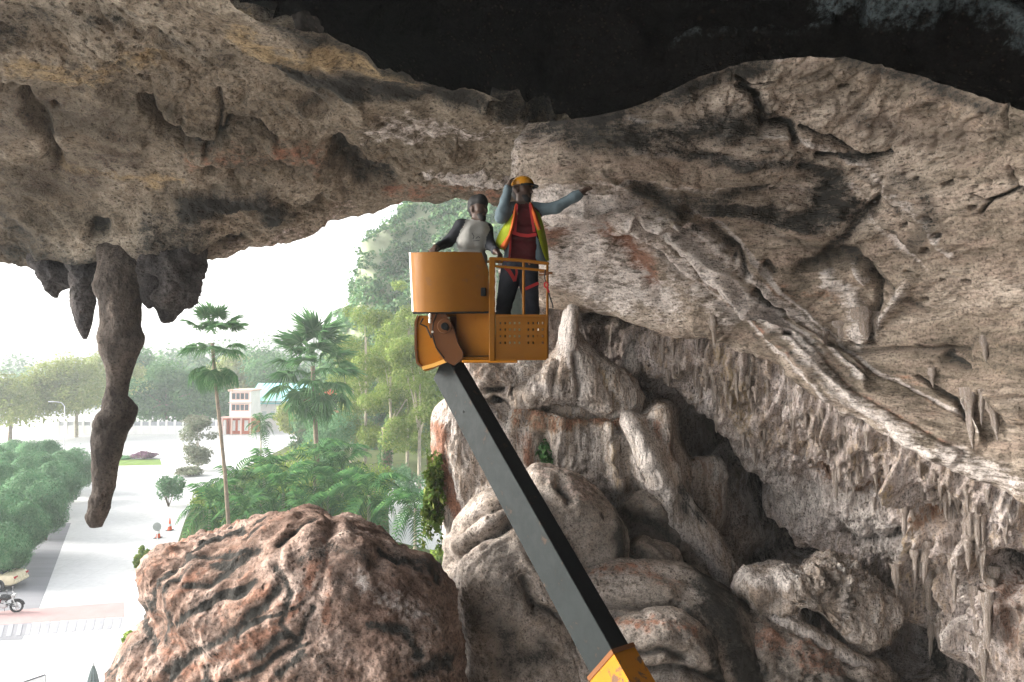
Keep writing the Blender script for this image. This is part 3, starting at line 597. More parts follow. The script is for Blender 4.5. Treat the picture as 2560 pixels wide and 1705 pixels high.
def strata(UV, Pf, stain_shade):      # folded layers running up to the right across the left half of the mound
    X, Y = UV[:, 0] / K, UV[:, 1] / K
    w = np.stack([fbm(Pf * .7, 3), fbm(Pf * .7 + 31, 3)], 1) * 55
    c = (X + w[:, 0]) * .52 + (Y + w[:, 1]) * .85; f3 = fbm(Pf * np.array([1.1, 1.1, 2.2]) + 7, 3)
    m = np.clip((760 - X) / 160, 0, 1); s = np.sin(c / 15.0 + 2.6 * f3) * .55 + np.sin(c / 6.0 + 4 * f3) * .4
    g = np.clip(s - .22, 0, 1) * 2.8 * m * np.clip(fbm(Pf * .9 + 5, 3) * 1.6 + .5, 0, 1); stain_shade[:, 1] = np.maximum(stain_shade[:, 1], np.clip(g, 0, .9))
    stain_shade[:, 0] = np.maximum(stain_shade[:, 0], np.clip(-s * m * 1.1 * np.clip(fbm(Pf * .6 + 15, 2) + .6, 0, 1), 0, .38))
    pit = np.clip(ridged(Pf * 3.3 + 2, 3) - .25, 0, 1) * (1 - .5 * m); lump_ = fbm(Pf * 2.0 + 44, 4)
    stain_shade[:, 1] = np.maximum(stain_shade[:, 1], np.clip(fbm(Pf * 1.7 + 70, 3) * 1.2 - .25, 0, .45))
    return -np.clip(s, -.8, 1) * .022 * m + lump_ * .05 - pit * .05 + fbm(Pf * 6.0, 3) * .018
lump('boulder', [(272, 1510), (303, 1472), (330, 1440), (345, 1400), (322, 1345), (335, 1290), (380, 1262), (430, 1248), (520, 1222), (600, 1193), (660, 1184), (720, 1182), (762, 1198), (800, 1189), (860, 1212), (900, 1243), (975, 1280), (990, 1305), (1030, 1365), (1060, 1470), (1075, 1600), (1100, 2000), (1040, 2500), (600, 2600), (200, 2500), (150, 2000), (232, 1640), (252, 1560)],
     10.2, 1.9, 1.6, M_MOUND, 0.17, 0.7, 'huge rust brown boulder with black streaks below the people, in front of the palms', mound_feats, 21.0, 360, 400, power=.75, ctr=(690, 1700), fine=2.6, extra=strata, sub=.75)

lump('rock_mass', [(1000, 1020), (1015, 955), (1060, 915), (1110, 925), (1190, 930), (1330, 920), (1460, 945), (1535, 930), (1565, 1020), (1600, 1080), (1570, 1200), (1500, 1400), (1400, 1500), (1200, 1500), (1060, 1400), (1035, 1240), (1022, 1150)],
     15.2, 1.3, 2.2, M_FLOW, 0.24, 1.0, 'tall pale flowstone face with a rusty left edge rising behind the round grey boulders',
     [dict(p=[(1010, 980), (1020, 1080), (1050, 1180)], w=8, red=.75), dict(p=[(1200, 960), (1330, 965), (1440, 980)], w=15, red=.45, och=.5), dict(p=[(1200, 1000), (1230, 1060)], w=9, red=.5), dict(p=[(1190, 930), (1320, 950), (1460, 950)], w=4, h=-.3, dark=.3),
      dict(p=[(1250, 1000), (1260, 1100)], w=5, h=-.2), dict(p=[(1400, 1000), (1430, 1120)], w=8, h=.3, och=.3), dict(p=[(1340, 1020), (1370, 1130), (1400, 1200)], w=22, pale=.5), dict(p=[(1060, 960), (1090, 1100)], w=9, pale=.4), dict(p=[(1460, 1050), (1500, 1150), (1560, 1240)], w=6, h=.3, pale=.5)],
     31.0, 170, 130, cat='rock face', aniso=(1.4, 1.4, .6), fine=2.2, power=.5, sub=.4)
lump('rock_mass', [(1075, 850), (1110, 833), (1180, 826), (1262, 818), (1290, 850), (1250, 890), (1200, 925), (1175, 965), (1120, 970), (1085, 915)], 15.0, .9, 1.5, M_FLOW, 0.16, 1.5,
     'pile of pinkish rounded rocks directly under the orange basket', [dict(p=[(1120, 900), (1190, 905), (1240, 880)], w=4, h=-.4, dark=.7), dict(p=[(1130, 930), (1180, 960)], w=7, h=-.5, dark=.8), dict(p=[(1090, 850), (1160, 870)], w=9, h=.2, red=.25)], 33.0, 110, 80, cat='rock pile', fine=1.8, power=.7, sub=.45)
def ribs(UV, Pf, stain_shade):        # drip ribs down the flowstone
    q_ = Pf * np.array([4.5, 4.5, .35]); return ridged(q_ + fbm(Pf * 1.2, 2)[:, None] * .4, 3, .6) * .10 * np.clip((UV[:, 1] - 350) / 28, 0, 1)
lump('flowstone_column', [(1303, 690), (1310, 660), (1324, 655), (1333, 672), (1325, 715), (1331, 765), (1385, 822), (1452, 872), (1475, 940), (1420, 966), (1330, 930), (1260, 935), (1180, 950), (1172, 912), (1225, 862), (1278, 805), (1290, 750)], 14.6, .8, .9, M_FLOW, 0.05, 1.8,
     'white flowstone column, thin at its top and spreading into a skirt right of the basket', [dict(p=[(1318, 660), (1308, 740), (1300, 780)], w=12, pale=1.3), dict(p=[(1310, 800), (1340, 900)], w=12, pale=.7), dict(p=[(1320, 820), (1330, 900)], w=3, h=-.2, dark=.3), dict(p=[(1380, 850), (1420, 930)], w=6, och=.4, h=-.15), dict(p=[(1230, 890), (1300, 900)], w=8, pale=.6), dict(p=[(1280, 830), (1270, 900)], w=2.5, h=-.15)], 35.0, 300, 120, cat='flowstone', aniso=(2, 2, .5), ctr=(1318, 850), fine=2.6, extra=ribs)
lump('hanging_rock', [(1432, 820), (1452, 786), (1478, 792), (1482, 830), (1465, 868), (1445, 885), (1430, 860)], 15.2, .5, .6, M_FLOW, 0.06, 2, 'small white dripstone lobe beside the flowstone column, above the dark hollow', [dict(p=[(1450, 800), (1455, 860)], w=12, pale=1)], 37.0, 60, 50, cat='dripstone')
lump('rock_mass', [(1350, 730), (1420, 715), (1500, 760), (1530, 860), (1560, 960), (1560, 1030), (1500, 1000), (1470, 920), (1400, 860), (1340, 790)], 16.6, .7, 1, M_FLOW, 0.2, 1.5, 'brown grey ribbed rock between the flowstone column and the stalactite wall', [dict(p=[(1400, 740), (1500, 770)], w=7, dark=.5, h=-.2), dict(p=[(1480, 900), (1520, 940)], w=9, dark=.8, h=-.5)], 39.0, 90, 70, cat='rock face', aniso=(1.6, 1.6, .6), power=.6, sub=.45)
lump('rock_slab', [(1448, 968), (1490, 942), (1532, 934), (1548, 990), (1560, 1050), (1570, 1120), (1620, 1190), (1690, 1300), (1694, 1352), (1650, 1345), (1600, 1290), (1550, 1190), (1500, 1110), (1462, 1040)], 13.9, .55, 1.2, M_FLOW, 0.10, 1.6,
     'leaning angular slab with a pale left edge running down to the right beside the dark cleft', [dict(p=[(1450, 970), (1490, 1060), (1560, 1170), (1620, 1280), (1670, 1350)], w=9, pale=.6, h=.2), dict(p=[(1500, 960), (1540, 1060)], w=10, red=.4, dark=.2, h=-.2), dict(p=[(1570, 1130), (1620, 1200)], w=9, dark=.7)], 41.0, 130, 70, cat='rock slab', ctr=(1555, 1130), fine=1.7, power=.4, sub=.28)
lump('rock_slab', [(1560, 1075), (1600, 1052), (1650, 1056), (1668, 1100), (1664, 1180), (1640, 1230), (1600, 1180), (1570, 1130)], 14.8, .5, .9, M_FLOW, 0.10, 1.6, 'squat brown slab wedged in the cleft right of the leaning angular slab', [dict(p=[(1600, 1060), (1650, 1100), (1650, 1180)], w=16, red=.3, dark=.3)], 43.0, 80, 60, cat='rock slab', power=.5, sub=.4)
def boulder(outline, d, fr, bk, label, feats, seed, amp=.13, fq=1.1, n=150, m=110, power=.85, sub=.62, **kw):
    return lump('boulder', outline, d, fr, bk, M_GREY, amp, fq, label, feats, seed, n, m, power=power, sub=sub, group='grey boulders heaped under the boom', fine=1.4, **kw)
boulder([(1200, 1130), (1208, 1085), (1245, 1068), (1310, 1085), (1365, 1125), (1425, 1190), (1440, 1255), (1420, 1360), (1330, 1420), (1240, 1360), (1205, 1240)], 12.6, 1.0, 1.6, 'rounded grey boulder with a flat brownish top, upper right of the boom and behind it',
        [dict(p=[(1250, 1090), (1350, 1130)], w=14, red=.35, pale=.3), dict(p=[(1290, 1110), (1310, 1140)], w=6, h=-.25, dark=.5), dict(p=[(1420, 1200), (1400, 1280), (1350, 1310)], w=13, dark=.62)], 51.0)
boulder([(1022, 1270), (1035, 1222), (1075, 1165), (1130, 1130), (1200, 1120), (1260, 1180), (1310, 1260), (1335, 1350), (1350, 1450), (1390, 1600), (1390, 2100), (1090, 2100), (1070, 1600), (1055, 1480), (1030, 1380)], 11.9, 1.3, 1.6, 'tall folded grey boulder left of the boom, touching the rust brown boulder',
        [dict(p=[(1030, 1290), (1080, 1240), (1150, 1210), (1210, 1180)], w=5, h=-.28, dark=.5), dict(p=[(1040, 1230), (1110, 1180), (1200, 1150)], w=3, h=-.15, dark=.4), dict(p=[(1200, 1330), (1230, 1400), (1280, 1420)], w=6, h=-.25, dark=.45), dict(p=[(1160, 1460), (1180, 1540), (1250, 1500)], w=18, dark=.6), dict(p=[(1060, 1340), (1080, 1460), (1110, 1568)], w=14, pale=.5), dict(p=[(1120, 1260), (1200, 1320)], w=20, pale=.25)], 53.0, n=190, m=200, ctr=(1190, 1560))
boulder([(1240, 1370), (1300, 1310), (1400, 1285), (1500, 1290), (1600, 1315), (1690, 1370), (1745, 1430), (1775, 1520), (1790, 1700), (1780, 2100), (1300, 2100), (1240, 1700), (1225, 1480)], 12.2, 1.5, 1.6, 'broad round grey boulder right of the boom with a black stained right flank',
        [dict(p=[(1350, 1310), (1480, 1310), (1560, 1340)], w=14, red=.35), dict(p=[(1620, 1340), (1660, 1420), (1700, 1500), (1740, 1568)], w=26, dark=.8), dict(p=[(1360, 1380), (1460, 1400), (1560, 1390)], w=4, h=-.2, dark=.35), dict(p=[(1580, 1400), (1610, 1500)], w=14, dark=.6)], 55.0, n=190, m=200, ctr=(1500, 1660))
boulder([(1400, 1470), (1425, 1430), (1490, 1405), (1560, 1412), (1620, 1450), (1650, 1510), (1665, 1700), (1640, 2000), (1420, 2000), (1390, 1700), (1388, 1540)], 11.0, .8, 1.0, 'lower grey boulder with stepped ledges right of the orange boom collar',
        [dict(p=[(1420, 1440), (1520, 1430), (1600, 1460)], w=9, red=.4), dict(p=[(1430, 1500), (1520, 1490), (1580, 1510)], w=5, h=-.22, dark=.5), dict(p=[(1450, 1540), (1560, 1530), (1640, 1550)], w=5, h=-.2, dark=.5), dict(p=[(1640, 1480), (1650, 1568)], w=9, dark=.7)], 57.0, n=140, m=150, ctr=(1520, 1640))
boulder([(1440, 1300), (1470, 1250), (1520, 1262), (1560, 1280), (1570, 1330), (1500, 1350), (1450, 1345)], 12.9, .6, .8, 'small rough dark rock between the two rounded grey boulders', [dict(p=[(1450, 1260), (1520, 1300)], w=10, dark=.5, h=.1)], 59.0, .16, 1.8, 90, 70)
lump('rock_mass', [(1420, 1180), (1470, 1140), (1520, 1160), (1570, 1230), (1620, 1300), (1640, 1360), (1560, 1360), (1480, 1310), (1430, 1250)], 13.8, .6, 1, M_GREY, .2, 1.5, 'black mottled rock slope between the flowstone face and the leaning slab', [dict(p=[(1440, 1190), (1520, 1220), (1580, 1320)], w=16, dark=.62)], 61.0, 100, 80, cat='rock face', fine=2, power=.6, sub=.45)
lump('rubble_mound', [(1690, 1470), (1730, 1420), (1800, 1432), (1880, 1470), (1960, 1520), (2040, 1570), (2080, 1800), (2000, 2100), (1650, 2100), (1640, 1700), (1660, 1540)], 12.0, .9, 1.2, M_GREY, .28, 1.7, 'low brownish slope of rubble at the foot of the cave wall',
     [dict(p=[(1730, 1470), (1830, 1500), (1900, 1540)], w=18, red=.45, pale=.2), dict(p=[(1700, 1500), (1760, 1560)], w=12, dark=.6), dict(p=[(1900, 1560), (1960, 1580)], w=9, dark=.6)], 63.0, 130, 130, cat='rubble', fine=2, ctr=(1850, 1680))
lump('boulder', [(1696, 1345), (1715, 1318), (1770, 1310), (1845, 1322), (1868, 1295), (1900, 1288), (1960, 1318), (2010, 1355), (2058, 1390), (2062, 1430), (2030, 1470), (1990, 1492), (1940, 1480), (1920, 1445), (1880, 1452), (1820, 1450), (1760, 1425), (1720, 1390)], 12.4, .8, 1.0, M_FLOW, .22, 1.6,
     'craggy pale boulder with a hollow beneath it at the foot of the stalactite wall', [dict(p=[(1720, 1330), (1800, 1330)], w=9, pale=.6), dict(p=[(1850, 1420), (1890, 1440)], w=8, h=-.6, dark=.9), dict(p=[(1960, 1430), (2000, 1470)], w=9, pale=.4, och=.4), dict(p=[(1900, 1330), (1960, 1390)], w=14, dark=.45)], 65.0, 150, 90, fine=2, ctr=(1880, 1385), power=.7, sub=.5)
lump('rock_slab', [(1772, 1425), (1800, 1412), (1850, 1432), (1920, 1470), (2012, 1530), (2000, 1548), (1950, 1540), (1870, 1495), (1800, 1455)], 11.7, .2, .35, M_FLOW, .04, 2.2, 'long narrow pale slab lying diagonally on the rubble, like a fallen log', [dict(p=[(1790, 1425), (1880, 1470), (2000, 1535)], w=6, pale=.7, h=.05), dict(p=[(1900, 1500), (1980, 1540)], w=4, red=.5)], 67.0, 90, 50, cat='rock slab', ctr=(1890, 1482))

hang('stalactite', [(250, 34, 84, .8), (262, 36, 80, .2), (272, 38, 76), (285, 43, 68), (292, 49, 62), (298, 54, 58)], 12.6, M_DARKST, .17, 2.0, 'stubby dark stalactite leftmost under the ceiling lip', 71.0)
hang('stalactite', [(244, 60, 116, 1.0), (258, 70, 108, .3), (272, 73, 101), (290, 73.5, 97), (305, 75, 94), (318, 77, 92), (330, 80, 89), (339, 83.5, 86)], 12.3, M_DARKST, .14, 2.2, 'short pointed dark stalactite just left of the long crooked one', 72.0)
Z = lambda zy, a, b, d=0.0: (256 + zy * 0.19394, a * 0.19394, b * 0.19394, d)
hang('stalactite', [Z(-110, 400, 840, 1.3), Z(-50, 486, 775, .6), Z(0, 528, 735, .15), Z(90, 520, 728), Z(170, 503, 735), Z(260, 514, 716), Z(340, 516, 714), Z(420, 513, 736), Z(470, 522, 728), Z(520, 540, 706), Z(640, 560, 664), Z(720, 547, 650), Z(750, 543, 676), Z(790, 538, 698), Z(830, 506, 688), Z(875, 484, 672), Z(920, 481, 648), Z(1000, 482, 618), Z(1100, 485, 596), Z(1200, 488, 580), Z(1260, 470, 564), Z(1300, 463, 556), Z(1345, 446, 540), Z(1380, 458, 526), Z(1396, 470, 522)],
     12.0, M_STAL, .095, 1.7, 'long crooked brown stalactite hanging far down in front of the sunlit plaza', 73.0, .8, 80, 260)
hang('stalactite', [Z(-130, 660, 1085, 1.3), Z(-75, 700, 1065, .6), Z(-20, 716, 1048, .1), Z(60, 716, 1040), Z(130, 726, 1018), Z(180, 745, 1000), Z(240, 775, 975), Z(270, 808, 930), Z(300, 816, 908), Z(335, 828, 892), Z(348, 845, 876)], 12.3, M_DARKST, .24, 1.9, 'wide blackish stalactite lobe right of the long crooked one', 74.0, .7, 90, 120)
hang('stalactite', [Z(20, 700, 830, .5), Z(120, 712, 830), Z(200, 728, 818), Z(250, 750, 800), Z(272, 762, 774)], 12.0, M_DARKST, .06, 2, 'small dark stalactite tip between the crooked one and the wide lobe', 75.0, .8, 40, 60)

# small stalactites of the wall and the overhang edge: pieces of the wall
def cone_mesh(seed, flat=1.0):
    n, m = 9, 10; t = np.linspace(0, 1, m); th = np.linspace(0, 2*math.pi, n, endpoint=False)
    rr = np.random.default_rng(seed); r = (1 - t) ** rr.uniform(.55, .95) * (1 + .22 * np.sin(t * rr.uniform(9, 18) + rr.uniform(0, 6))) + .02
    Pg = np.stack([r[:, None] * np.cos(th) * (1 + .25 * np.sin(3 * th + seed)), flat * r[:, None] * np.sin(th), np.broadcast_to(-t[:, None], (m, n))], -1)
    Pg[..., 0] += (t * rr.uniform(-.35, .35))[:, None]; Pg[..., 1] += .0
    return mesh_np('stalactite', Pg.reshape(-1, 3), grid_faces(m, n, True)[:, ::-1], M_DRIP, True, np.zeros((m*n, 4)))
M_DRIP = rock_mat('dripstone', [(0.28, (0.24, 0.195, 0.155)), (0.45, (0.40, 0.335, 0.295)), (0.6, (0.51, 0.44, 0.395)), (0.75, (0.59, 0.53, 0.49))], (0.40, 0.32, 0.26), 1.2, (2, 2, .4), bump=.6)
CONES = [cone_mesh(k) for k in range(7)]
runs = [([(1520, 700), (1600, 745), (1700, 775), (1770, 800)], 46, 24, (18, 55)), ([(1520, 740), (1560, 800), (1640, 850), (1720, 880), (1780, 900)], 30, 25, (18, 55)), ([(1800, 830), (1850, 890), (1960, 945), (2100, 1015), (2220, 1080)], 34, 14, (10, 36)),
        ([(1830, 930), (1960, 1000), (2060, 1060), (2200, 1120), (2340, 1170)], 64, 34, (12, 50)), ([(1900, 1050), (2000, 1090), (2120, 1150), (2300, 1210)], 40, 40, (20, 80)), ([(2120, 1250), (2200, 1300), (2320, 1330)], 22, 45, (30, 100)), ([(1560, 860), (1660, 930), (1780, 1000)], 22, 35, (15, 50)), ([(2130, 1400), (2250, 1450), (2330, 1480)], 12, 40, (30, 80))]
cnt = 0
for line, num, spread, (l0, l1) in runs:
    P_ = np.asarray(line, float); sl = np.concatenate([[0], np.cumsum(np.hypot(*np.diff(P_, axis=0).T))])
    for k in range(num):
        s_ = rng.uniform(0, sl[-1]); x = np.interp(s_, sl, P_[:, 0]); y = np.interp(s_, sl, P_[:, 1]) + rng.uniform(-spread, spread)
        p, nn = surf('cave_wall', x * K, y * K); L = rng.uniform(l0, l1) * rng.uniform(.6, 1.25) * K / F * np.linalg.norm(p[:2]) ; w = L * rng.uniform(.05, .115) + .025
        o = bpy.data.objects.new('stalactite', CONES[cnt % 7]); COL.objects.link(o); o.parent = wall
        q = p + nn * w * .12; o.location = (q[0], q[1], q[2] + L * .25); o.scale = (w, w, L); o.rotation_euler = (rng.uniform(-.06, .06), rng.uniform(-.06, .06), rng.uniform(0, 6)); cnt += 1
over = bpy.data.objects['cave_overhang']
for (x, y, L, w) in ((2240, 880, 120, 13), (2290, 900, 90, 14), (2225, 960, 60, 9), (2150, 840, 40, 9), (2265, 770, 50, 9), (2330, 1090, 60, 10), (1980, 700, 70, 20), (1930, 740, 50, 16), (2010, 720, 60, 16), (1890, 760, 40, 12), (2300, 880, 70, 7), (1640, 720, 70, 9)):
    p, nn = surf('cave_overhang', x * K, y * K); sc = K / F * np.linalg.norm(p[:2])
    o = bpy.data.objects.new('stalactite', CONES[(x // 10) % 7]); COL.objects.link(o); o.parent = over; q = p - nn * w * sc * .4; o.location = q.tolist(); o.scale = (w * sc, w * sc, L * sc); o.rotation_euler = (0.05, rng.uniform(-.1, .1), rng.uniform(0, 6))

# cave floor far below the frame
def floor_sheet():
    n = 90; x = np.linspace(-4, 24, n); y = np.linspace(-13, 24, n); X, Y = np.meshgrid(x, y); Pf = np.stack([X.ravel(), Y.ravel(), np.zeros(n*n)], 1)
    Pf[:, 2] = 0.02 + np.clip((Pf[:, 0] + 2.5) * .55, 0, 6.3) * np.clip((Pf[:, 1] - 2) / 6, 0, 1) + (fbm(Pf * .35, 4) + .8) * .5
    return tag(link('cave_floor', mesh_np('cave_floor', Pf, grid_faces(n, n), M_GREY, True, np.zeros((n*n, 4)))), 'rough grey rock floor of the cave below the boulders', 'cave floor', kind='structure')
floor_sheet()
# ------------------------------------------------------------------ ground outside
def ground_mats():
    t = NT('plaza_concrete'); co = t.coords('Object'); n = t.noise(co, .12, 8, .6); n2 = t.noise(co, 2.5, 6, .7)
    br = t.n('ShaderNodeTexBrick', Vector=co, Scale=1.0); br.offset = 0.0
    for k, v in (('Mortar Size', .012), ('Brick Width', 3.0), ('Row Height', 3.0)): br.inputs[k].default_value = v
    br.inputs['Color1'].default_value = (1, 1, 1, 1); br.inputs['Color2'].default_value = (.93, .93, .93, 1); br.inputs['Mortar'].default_value = (.72, .72, .72, 1)
    c = t.ramp(n, [(.3, (.44, .435, .425)), (.7, (.53, .525, .515))]); c = t.mix(1, c, t.ramp(n2, [(.3, .88), (.7, 1.06)]), 'MULTIPLY'); c = t.mix(1, c, br.outputs[0], 'MULTIPLY')
    return t.done(t.bsdf(c, .85, .2))
M_PLAZA = ground_mats()
def asphalt():
    t = NT('worn_asphalt'); co = t.coords('Object'); st = t.coords('Object', (.15, 1.6, 1), (0, 0, R(-8)))
    c = t.ramp(t.noise(st, .6, 6, .6), [(.35, (.17, .17, .18)), (.65, (.215, .215, .225))]); c = t.mix(1, c, t.ramp(t.noise(co, 30, 4, .7), [(.3, .8), (.7, 1.15)]), 'MULTIPLY')
    return t.done(t.bsdf(c, .9, .2))
M_ASPH = asphalt()
M_PINK = plain('pink_paver', (.31, .21, .2), .85, .2, var=.12, scale=.9); M_GREYPAVE = plain('grey_paver', (.24, .24, .255), .85, .2, var=.12, scale=.9)
M_LAWN = plain('lawn', (.11, .17, .035), .9, .1, var=.35, scale=1.2); M_SOIL = plain('grove_soil', (.07, .085, .03), .95, .1, var=.4, scale=.6)
M_KERB = plain('kerb_concrete', (.5, .5, .48), .8, .2)
def flat(name, pts, z, mat, label):
    v = [(p[0], p[1], z) for p in pts]; me = bpy.data.meshes.new(name); me.from_pydata(v, [], [tuple(range(len(v)))]); me.materials.append(mat)
    o = link(name, me); tag(o, label, 'ground', kind='structure'); return o
flat('ground', [(-330, -330), (330, -330), (330, 330), (-330, 330)], 0.0, M_PLAZA, 'pale sunlit concrete plaza stretching from the cave mouth to the far trees')
flat('road', [G(71, 523), G(39, 609), G(22, 640), G(-220, 650), G(-260, 523)], .004, M_ASPH, 'grey asphalt parking lane beside the row of rounded green trees')
band = [G(-60, 627), G(124, 607), G(124, 626), G(-60, 644)]
flat('paved_band', [G(-120, 620), G(124, 602), G(124, 617), G(-120, 632.5)], .008, M_PINK, 'faded pink paved strip crossing the bottom left of the plaza')
a0, a1, b0, b1 = G(-120, 633.5), G(124, 617.5), G(-120, 646), G(124, 628); st = empty('paved_border', (0, 0, 0)); tag(st, 'row of slanted grey paving blocks along the near side of the pink strip', 'paving', kind='structure')
for k in range(26):
    s0, s1 = k / 26, (k + .52) / 26; q = [a0.lerp(a1, s0 + .012), a0.lerp(a1, s1 + .012), b0.lerp(b1, s1), b0.lerp(b1, s0)]
    MB().prism([(p.x, p.y, .004) for p in q], (0, 0, .012)).build('paver', M_GREYPAVE, st)
flat('lawn', [G(300, 440), G(440, 440), G(520, 560), G(520, 700), G(300, 640), G(172, 560), G(185, 520), G(200, 490)], .006, M_SOIL, 'brownish green planted ground under the palm grove')
flat('lawn', [G(112, 466), G(162, 465), G(160, 459), G(118, 459)], .006, M_LAWN, 'thin green lawn strip under the purple bush in the plaza')
flat('lawn', [G(62, 482), G(98, 478), G(96, 464), G(70, 464)], .006, M_LAWN, 'small yellow green lawn corner behind the long crooked stalactite')
flat('pavement', [G(386, 480), G(452, 480), G(470, 560), G(390, 540)], .012, M_PLAZA, 'pale paved patch seen right of the palm grove beside the cave rock')

# ------------------------------------------------------------------ leaves, crowns, trees
def leaves_np(clumps, n, size, seed, flatness=1.0, droop=0.0, long=2.0, shell=.35, nmix=.8):
    """diamond leaves spread through ellipsoid clumps [(x,y,z,rx,ry,rz)]"""
    r = np.random.default_rng(seed); C = np.asarray(clumps, float); wgt = C[:, 3] * C[:, 4] + C[:, 5] * C[:, 3]; k = r.choice(len(C), n, p=wgt / wgt.sum())
    d = r.normal(size=(n, 3)); d /= np.linalg.norm(d, axis=1)[:, None]; rad = r.uniform(shell, 1.0, n) ** .5 * (1 + .10 * r.normal(size=n))
    p = C[k, :3] + d * C[k, 3:] * rad[:, None]; nrm = d * nmix + r.normal(size=(n, 3)) * .6; nrm[:, 2] += .35; nrm /= np.linalg.norm(nrm, axis=1)[:, None]
    t = np.cross(nrm, r.normal(size=(n, 3))); t[:, 2] -= droop; t -= nrm * (t * nrm).sum(1)[:, None]; t /= np.linalg.norm(t, axis=1)[:, None]; b = np.cross(nrm, t)
    L = size * r.uniform(.6, 1.35, n)[:, None]; w = L / long
    V = np.stack([p - t * L * .5, p + b * w * .5, p + t * L * .5, p - b * w * .5], 1).reshape(-1, 3)
    return V, np.arange(n * 4).reshape(n, 4)
def trunk_np(pts, r0, r1, n=8):
    m = MB().tube(pts, [r0 + (r1 - r0) * i / (len(pts) - 1) for i in range(len(pts))], n); return m
M_BARK = plain('bark', (.16, .125, .09), .95, .1, var=.35, scale=3); M_BARKP = plain('pale_bark', (.30, .26, .20), .9, .1, var=.3, scale=3)
def make_crown(name, clumps, n, size, mat, seed, **kw):
    V, f = leaves_np(clumps, n, size, seed, **kw); return mesh_np(name, V, f, mat, False)
def clump_set(seed, n, R_, H0, H1, cr):
    r = np.random.default_rng(seed); out = []
    for i in range(n):
        a = r.uniform(0, 2*math.pi); q = R_ * math.sqrt(r.uniform(0, 1)); z = r.uniform(H0, H1); sh = math.sqrt(max(.15, 1 - ((z - (H0+H1)/2) / ((H1-H0)/2 + .01)) ** 2 * .75)); c = cr * r.uniform(.65, 1.2)
        out.append((q * math.cos(a) * sh, q * math.sin(a) * sh, z, c, c, c * r.uniform(.6, .85)))
    return out
def tree(name, label, loc, H, clumps, n, size, mat, seed, tr=.2, bark=None, group=None, cat='tree', crown_me=None, limbs=4, **kw):
    t = empty(name, loc, label, cat, group); r = random.Random(seed); top = min(H * .75, max(c[2] for c in clumps))
    m = trunk_np([(0, 0, -.1), (r.uniform(-.1, .1) * tr * 4, 0, top * .35), (r.uniform(-1, 1) * tr, r.uniform(-1, 1) * tr, top * .7), (0, 0, top)], tr, tr * .35)
    for c in sorted(clumps, key=lambda c: -c[3])[:limbs]: m.tube([(0, 0, top * .45), (c[0] * .5, c[1] * .5, (top * .45 + c[2]) * .55), c[:3]], [tr * .5, tr * .35, tr * .15], 6)
    link('trunk', m.mesh('trunk', bark or M_BARK, True), t)
    link('crown', crown_me or make_crown('crown', clumps, n, size, mat, seed, **kw), t); return t
def px(u, dist, v=None):          # place on the ground at a distance, under a column of the picture
    return Vector(((u - 512) / F * dist, dist, 0))
def hgt(v, dist): return CAMZ - (v - 364) / F * dist

L_CAS = leaf_mat('casuarina_leaf', (.09, .20, .10), (.13, .25, .12), (.165, .28, .14), .3, .5)
L_RAIN = leaf_mat('yellow_green_leaf', (.15, .19, .045), (.21, .25, .07), (.27, .28, .09), .35, .12)
L_DARK = leaf_mat('dark_leaf', (.045, .115, .04), (.07, .155, .055), (.10, .19, .065), .3, .15)
L_BAMB = leaf_mat('feathery_leaf', (.10, .16, .035), (.16, .22, .05), (.24, .27, .085), .35, .2)
L_PALE = leaf_mat('pale_leaf', (.13, .16, .10), (.19, .21, .14), (.26, .25, .18), .3, .4)
L_SHRUB = leaf_mat('bright_shrub_leaf', (.10, .18, .025), (.17, .25, .04), (.25, .30, .06), .35, .6)
L_HILL = leaf_mat('hill_leaf', (.06, .13, .06), (.09, .17, .075), (.14, .21, .085), .2, .05)
L_PURP = leaf_mat('purple_leaf', (.16, .06, .13), (.22, .10, .17), (.12, .14, .06), .2, .8)
L_PALM = leaf_mat('palm_leaf', (.025, .08, .024), (.045, .12, .034), (.09, .18, .05), .3, .6)
L_FAN = leaf_mat('fan_palm_leaf', (.045, .115, .04), (.07, .155, .055), (.11, .205, .075), .3, .6)
L_VINE = leaf_mat('vine_leaf', (.05, .09, .02), (.09, .14, .03), (.15, .17, .05), .3, .8)
M_DEAD = plain('dead_frond', (.22, .15, .08), .9, .1, var=.3)

# clipped casuarinas on the left, crowns drawn as soft overlapping balls
CAS = [(make_crown('crown', cl, 14000, .30, L_CAS, 100 + i, long=3.2, droop=.3, shell=.85, nmix=2.6), cl) for i, cl in enumerate([[(0, 0, 3.5, 2.2, 2.2, 2.1), (.9, .5, 2.2, 1.5, 1.5, 1.3), (-.9, -.5, 2.3, 1.5, 1.5, 1.4), (.3, -1.1, 4.3, 1.2, 1.2, 1.1), (-.8, .8, 4.4, 1.1, 1.1, 1.0)], [(.1, 0, 3.3, 2.1, 2.3, 2.0), (-1.1, .2, 3.0, 1.4, 1.4, 1.4), (1.0, -.7, 2.6, 1.5, 1.5, 1.3), (.2, .6, 4.5, 1.3, 1.3, 1.0)], [(0, .1, 3.6, 2.3, 2.1, 1.9), (1.0, .6, 2.9, 1.5, 1.4, 1.3), (-.7, -.9, 2.4, 1.5, 1.4, 1.3), (-.4, .2, 4.6, 1.2, 1.3, 1.0)]])]
cas = [(78, 72, 1.0), (66, 68, 1.05), (50, 75, 1.1), (34, 74, 1.1), (12, 76, 1.1), (58, 60, 1.05), (38, 62, 1.15), (14, 64, 1.15), (-10, 66, 1.2), (50, 53.5, .95), (28, 54, 1.1), (4, 56, 1.15), (-22, 57, 1.2), (28, 47, .9), (8, 48, 1.0), (-16, 49, 1.1), (10, 42.5, .8), (-10, 43.5, .95), (-34, 45, 1.1)]
